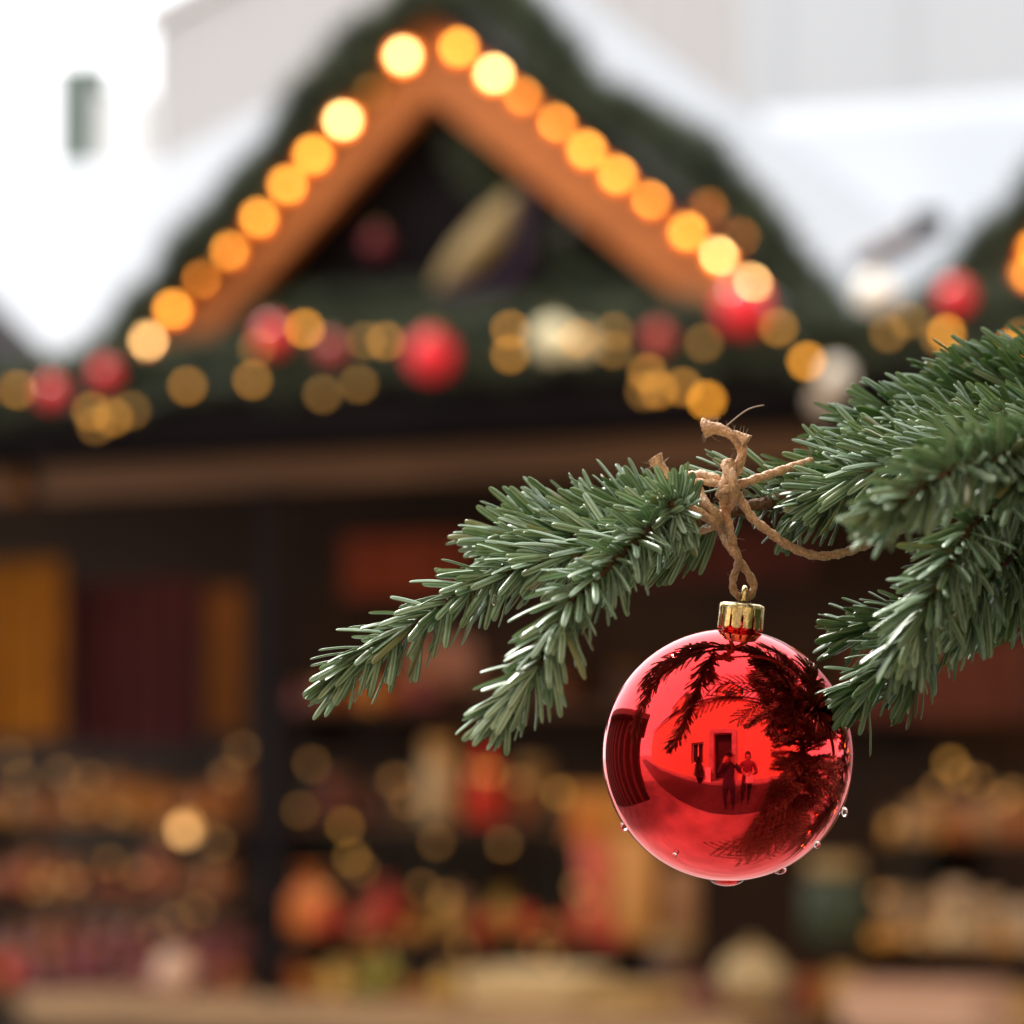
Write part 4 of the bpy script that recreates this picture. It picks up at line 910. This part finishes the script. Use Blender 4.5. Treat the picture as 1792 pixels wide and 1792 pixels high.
fz = MB(); rf_ = random.Random(9)
for o in list(tw.children):
    if not o.name.startswith('strand'): continue
    vs = o.data.vertices; n = len(vs)
    for _ in range(26):
        i = rf_.choice([rf_.randrange(n), rf_.randrange(min(130, n)), n - 1 - rf_.randrange(min(130, n))]); p = vs[i].co.copy(); nn = vs[i].normal.copy(); l = rf_.uniform(.0008, .0032 if 130 < i < n - 130 else .0048)
        d = (nn + Vector((rf_.gauss(0, .8), rf_.gauss(0, .8), rf_.gauss(0, .8)))).normalized(); q = Vector((rf_.gauss(0, 1), rf_.gauss(0, 1), rf_.gauss(0, 1))) * l * .25
        fz.tube([p - d * .0002, p + d * l * .5 + q * .3, p + d * l + q], [.00011, .00009, .00004], 4)
fz.build('loose_fibres', bpy.data.materials['fibre'], tw, kind='stuff')
# fairy lights wound round the second tree
ft = empty('light_string', (1.55, 2.35, .6), label='small warm lights wound round the second fir tree, mirrored in the bauble', cat='string lights')
fpts = []
for i in range(40):
    t = i / 39; a = R(150) + i * .62; r = .62 * (1 - t * .75); fpts.append(Vector((r * math.cos(a), r * math.sin(a), 2.0 * t)))
MB().tube(spline(fpts, .08), .003, 5).build('cable', M_cable, ft)
for q in fpts: b_ = link('bulb', BM['on'], parent=ft); b_.location = q

# ------------------------------------------------------------------ people and planter mirrored in the bauble
M_skin = mat('skin', (.46, .26, .18), .5); M_hair = mat('hair', (.03, .018, .012), .5)
def person(loc, rz, J, coat, trousers, label, hair_len=0.0):
    """J: joints in the person's own frame (x right, y forward, z up)"""
    e = empty('person', loc, rz, label=label, cat='person')
    V = []; E = []; RR = []
    def add(p, r, par=None):
        V.append(p); RR.append(r)
        if par is not None: E.append((par, len(V) - 1))
        return len(V) - 1
    H = 1.72
    pel = add((0, 0, .93), (.155, .115)); wa = add((0, .0, 1.10), (.14, .105), pel); ch_ = add((0, -.005, 1.30), (.165, .12), wa)
    up_ = add((0, -.015, 1.42), (.12, .085), ch_); ne = add((0, -.005, 1.49), (.055, .055), up_); he0 = add((0, .012, 1.55), (.07, .075), ne)
    he1 = add((0, .015, 1.62), (.076, .092), he0); he2 = add((0, .008, 1.685), (.062, .075), he1)
    for s, k in ((-1, 'L'), (1, 'R')):
        hp_ = add((s * .09, 0, .86), (.09, .095), pel); kn = add(J['knee' + k], (.062, .066), hp_); an = add(J['ank' + k], (.042, .045), kn)
        hl = add((J['ank' + k][0], J['ank' + k][1] + .05, .05), (.04, .035), an); add((J['ank' + k][0], J['ank' + k][1] + .17, .035), (.038, .028), hl)
        sh_ = add((s * .175, -.01, 1.40), (.07, .07), up_); el = add(J['elb' + k], (.05, .05), sh_); wr = add(J['wri' + k], (.033, .033), el)
        a = Vector(J['wri' + k]); dr_ = Vector(J['pt' + k]).normalized(); sd_ = Vector(J['sd' + k]).normalized()
        pm = add(tuple(a + dr_ * .06), (.028, .036), wr)
        for q, (off, ll) in enumerate(((-.03, .066), (-.01, .078), (.01, .072), (.028, .056))):
            b0 = a + dr_ * .085 + sd_ * off; c = dr_.cross(sd_) * -.012
            i1 = add(tuple(b0), (.009, .009), pm); i2 = add(tuple(b0 + dr_ * ll * .55 + c), (.0085, .0085), i1); add(tuple(b0 + dr_ * ll * .85 + c * 3), (.0075, .0075), i2)
        t0 = a + dr_ * .03 - sd_ * .035; i1 = add(tuple(t0), (.011, .011), wr); add(tuple(t0 + dr_ * .04 - sd_ * .02), (.009, .009), i1)
    me = bpy.data.meshes.new('body_skeleton'); me.from_pydata(V, E, []); me.update()
    o = bpy.data.objects.new('body', me); COL.objects.link(o)
    mod = o.modifiers.new('skin', 'SKIN'); sv = me.skin_vertices[0].data
    for i, r in enumerate(RR): sv[i].radius = r
    sv[0].use_root = True; sm = o.modifiers.new('sub', 'SUBSURF'); sm.levels = 2; sm.render_levels = 2
    bpy.context.view_layer.update(); dg = bpy.context.evaluated_depsgraph_get()
    nm = bpy.data.meshes.new_from_object(o.evaluated_get(dg)); bpy.data.objects.remove(o)
    # face relief: nose, eye sockets, chin
    for v in nm.vertices:
        c = v.co
        if c.z > 1.5 and c.y > .05:
            c.y += .022 * math.exp(-((c.x / .013) ** 2 + ((c.z - 1.595) / .02) ** 2)) - .008 * sum(math.exp(-(((c.x - sx * .032) / .016) ** 2 + ((c.z - 1.63) / .012) ** 2)) for sx in (-1, 1)) + .006 * math.exp(-((c.x / .02) ** 2 + ((c.z - 1.535) / .015) ** 2))
    for m in (coat, M_skin, trousers, M_hair): nm.materials.append(m)
    wl, wr_ = Vector(J['wriL']), Vector(J['wriR'])
    for p in nm.polygons:
        c = p.center; p.use_smooth = True
        if c.z > 1.505: p.material_index = 1
        elif min((c - wl).dot(Vector(J['ptL']).normalized()) if (c - wl).length < .25 else -1, 9) > .005 or ((c - wr_).length < .25 and (c - wr_).dot(Vector(J['ptR']).normalized()) > .005): p.material_index = 1
        elif c.z < .10: p.material_index = 3
        elif c.z < .84: p.material_index = 2
    link('body', nm, None, e)
    hv = MB(); pr = [(.085 * math.sin(math.pi * i / 20) + .001, .1 * math.cos(math.pi * i / 20)) for i in range(11)][::-1]
    hb = MB().lathe(pr, 20); hb.v = [(x, y * 1.22 - .012 - (.02 if z < .02 and y < 0 else 0), 1.65 + z * .95 - (hair_len if (y < .02 and z < .03) else 0)) for x, y, z in hb.v]
    hb.build('hair', M_hair, e, smooth=True)
    for s in (-1, 1):
        MB().lathe([(.0095 * math.sin(math.pi * i / 8) + 1e-5, -.0095 * math.cos(math.pi * i / 8)) for i in range(9)], 10, (s * .032, .098, 1.632)).build('eye', M_white, e, smooth=True)
        MB().lathe([(.004, -.03), (.016, -.01), (.018, .012), (.006, .03)], 8, (s * .08, .0, 1.615)).build('ear', M_skin, e, smooth=True)
    return e
JA = dict(kneeL=(-.10, .03, .49), kneeR=(.11, .02, .49), ankL=(-.11, -.02, .09), ankR=(.13, -.04, .09), elbL=(-.24, .10, 1.22), elbR=(.26, .08, 1.23), wriL=(-.085, .20, 1.50), wriR=(.10, .15, 1.53),
          ptL=(.25, .2, .9), ptR=(-.1, .25, .9), sdL=(.8, .6, 0), sdR=(-.8, .6, 0))
M_coat1 = mat('dark_coat', (.04, .042, .06), .8, var=.3, scale=30, bump=.3); M_coat2 = mat('plum_coat', (.17, .05, .075), .8, var=.3, scale=30, bump=.3); M_jean = mat('dark_jeans', (.02, .025, .04), .8, var=.3, scale=60)
person((0.0, -.30, 0), 0, JA, M_coat1, M_jean, 'person in dark coat holding a camera up to the eye, mirrored in the bauble')
JB = dict(kneeL=(-.10, .03, .49), kneeR=(.10, .0, .49), ankL=(-.10, -.02, .09), ankR=(.12, -.03, .09), elbL=(-.26, .06, 1.17), elbR=(.27, .04, 1.16), wriL=(-.10, .28, 1.20), wriR=(.11, .27, 1.18),
          ptL=(.5, .8, .1), ptR=(-.5, .8, .1), sdL=(0, 0, 1), sdR=(0, 0, 1))
person((.52, -.55, 0), R(14), JB, M_coat2, M_jean, 'person in a plum coat with hands held together, mirrored beside the photographer', .12)
pc = empty('photo_camera', (0, -.03, 1.65), label='black photo camera held by the person in the dark coat', cat='camera')
M_black = mat('camera_black', (.012, .012, .012), .45, bump=.2, scale=900)
MB().box((-.07, -.09, -.045), (.07, -.05, .045)).build('body', M_black, pc, bev=.008); MB().prism([(-.025, .046), (.025, .046), (.015, .07), (-.015, .07)], -.088, -.052).build('viewfinder', M_black, pc)
lb = MB().lathe([(.032, 0), (.034, .02), (.036, .04), (.031, .04), (.028, .03)], 24); lb.v = [(x, z - .0495, y) for x, y, z in lb.v]; lb.build('lens', M_black, pc, smooth=True)

nb_ = empty('notice_board', (-1.35, -2.2, 0), R(6), label='pale folding notice board standing left of the stone framed doorway', cat='notice board')
for s_ in (-1, 1):
    b_ = MB(); b_.add([(-.28, s_ * .22, .02), (.28, s_ * .22, .02), (.28, s_ * .03, .95), (-.28, s_ * .03, .95), (-.28, s_ * .24, .02), (.28, s_ * .24, .02), (.28, s_ * .05, .95), (-.28, s_ * .05, .95)], [(0,3,2,1),(4,5,6,7),(0,1,5,4),(1,2,6,5),(2,3,7,6),(3,0,4,7)])
    b_.build('panel', M_white, nb_)
pb = empty('paper_bag', (.50, -.24, 1.0), R(14), label='white paper bag held before the person in the plum coat', cat='bag')
MB().add([(-.09,-.05,-.02),(.09,-.05,-.02),(.09,.05,-.02),(-.09,.05,-.02),(-.1,-.055,.19),(.1,-.055,.19),(.1,.055,.19),(-.1,.055,.19)], [(0,3,2,1),(0,1,5,4),(1,2,6,5),(2,3,7,6),(3,0,4,7)]).build('pouch', M_white, pb)
MB().tube([(-.04, .055, .18), (-.035, .056, .25), (0, .056, .27), (.035, .056, .25), (.04, .055, .18)], .004, 6).build('handle', M_white, pb)
pt = empty('potted_conifer', (-1.75, -2.0, 0), label='small dark conifer in a pot before the plaster house, mirrored in the bauble', cat='potted tree')
MB().lathe([(.16, .005), (.24, .4), (.26, .42), (.22, .4)], 18).build('pot', mat('dark_pot', (.05, .03, .025), .6), pt, smooth=True)
MB().lathe([(.025, .38), (.02, .7), (.004, 1.5)], 8).build('trunk', M_bark, pt)
cf = MB(); rb2 = random.Random(3)
for i in range(2600):
    z = .5 + 1.05 * rb2.random() ** 1.3; a = rb2.uniform(0, 6.283); r = .3 * (1.6 - z) / 1.1 * rb2.random() ** .5 + .01
    c = Vector((r * math.cos(a), r * math.sin(a), z)); d = Vector((math.cos(a), math.sin(a), rb2.uniform(-.3, .5))).normalized() * .09; w = d.cross(Vector((rb2.gauss(0, 1), rb2.gauss(0, 1), rb2.gauss(0, 1)))).normalized() * .012; u = w.cross(d).normalized() * .01
    cf.add([c + w, c - w + u, c - w - u, c + d], [(0, 1, 3), (1, 2, 3), (2, 0, 3)])
cf.build('crown', M_gar, pt, kind='stuff')
bpy.context.view_layer.update()
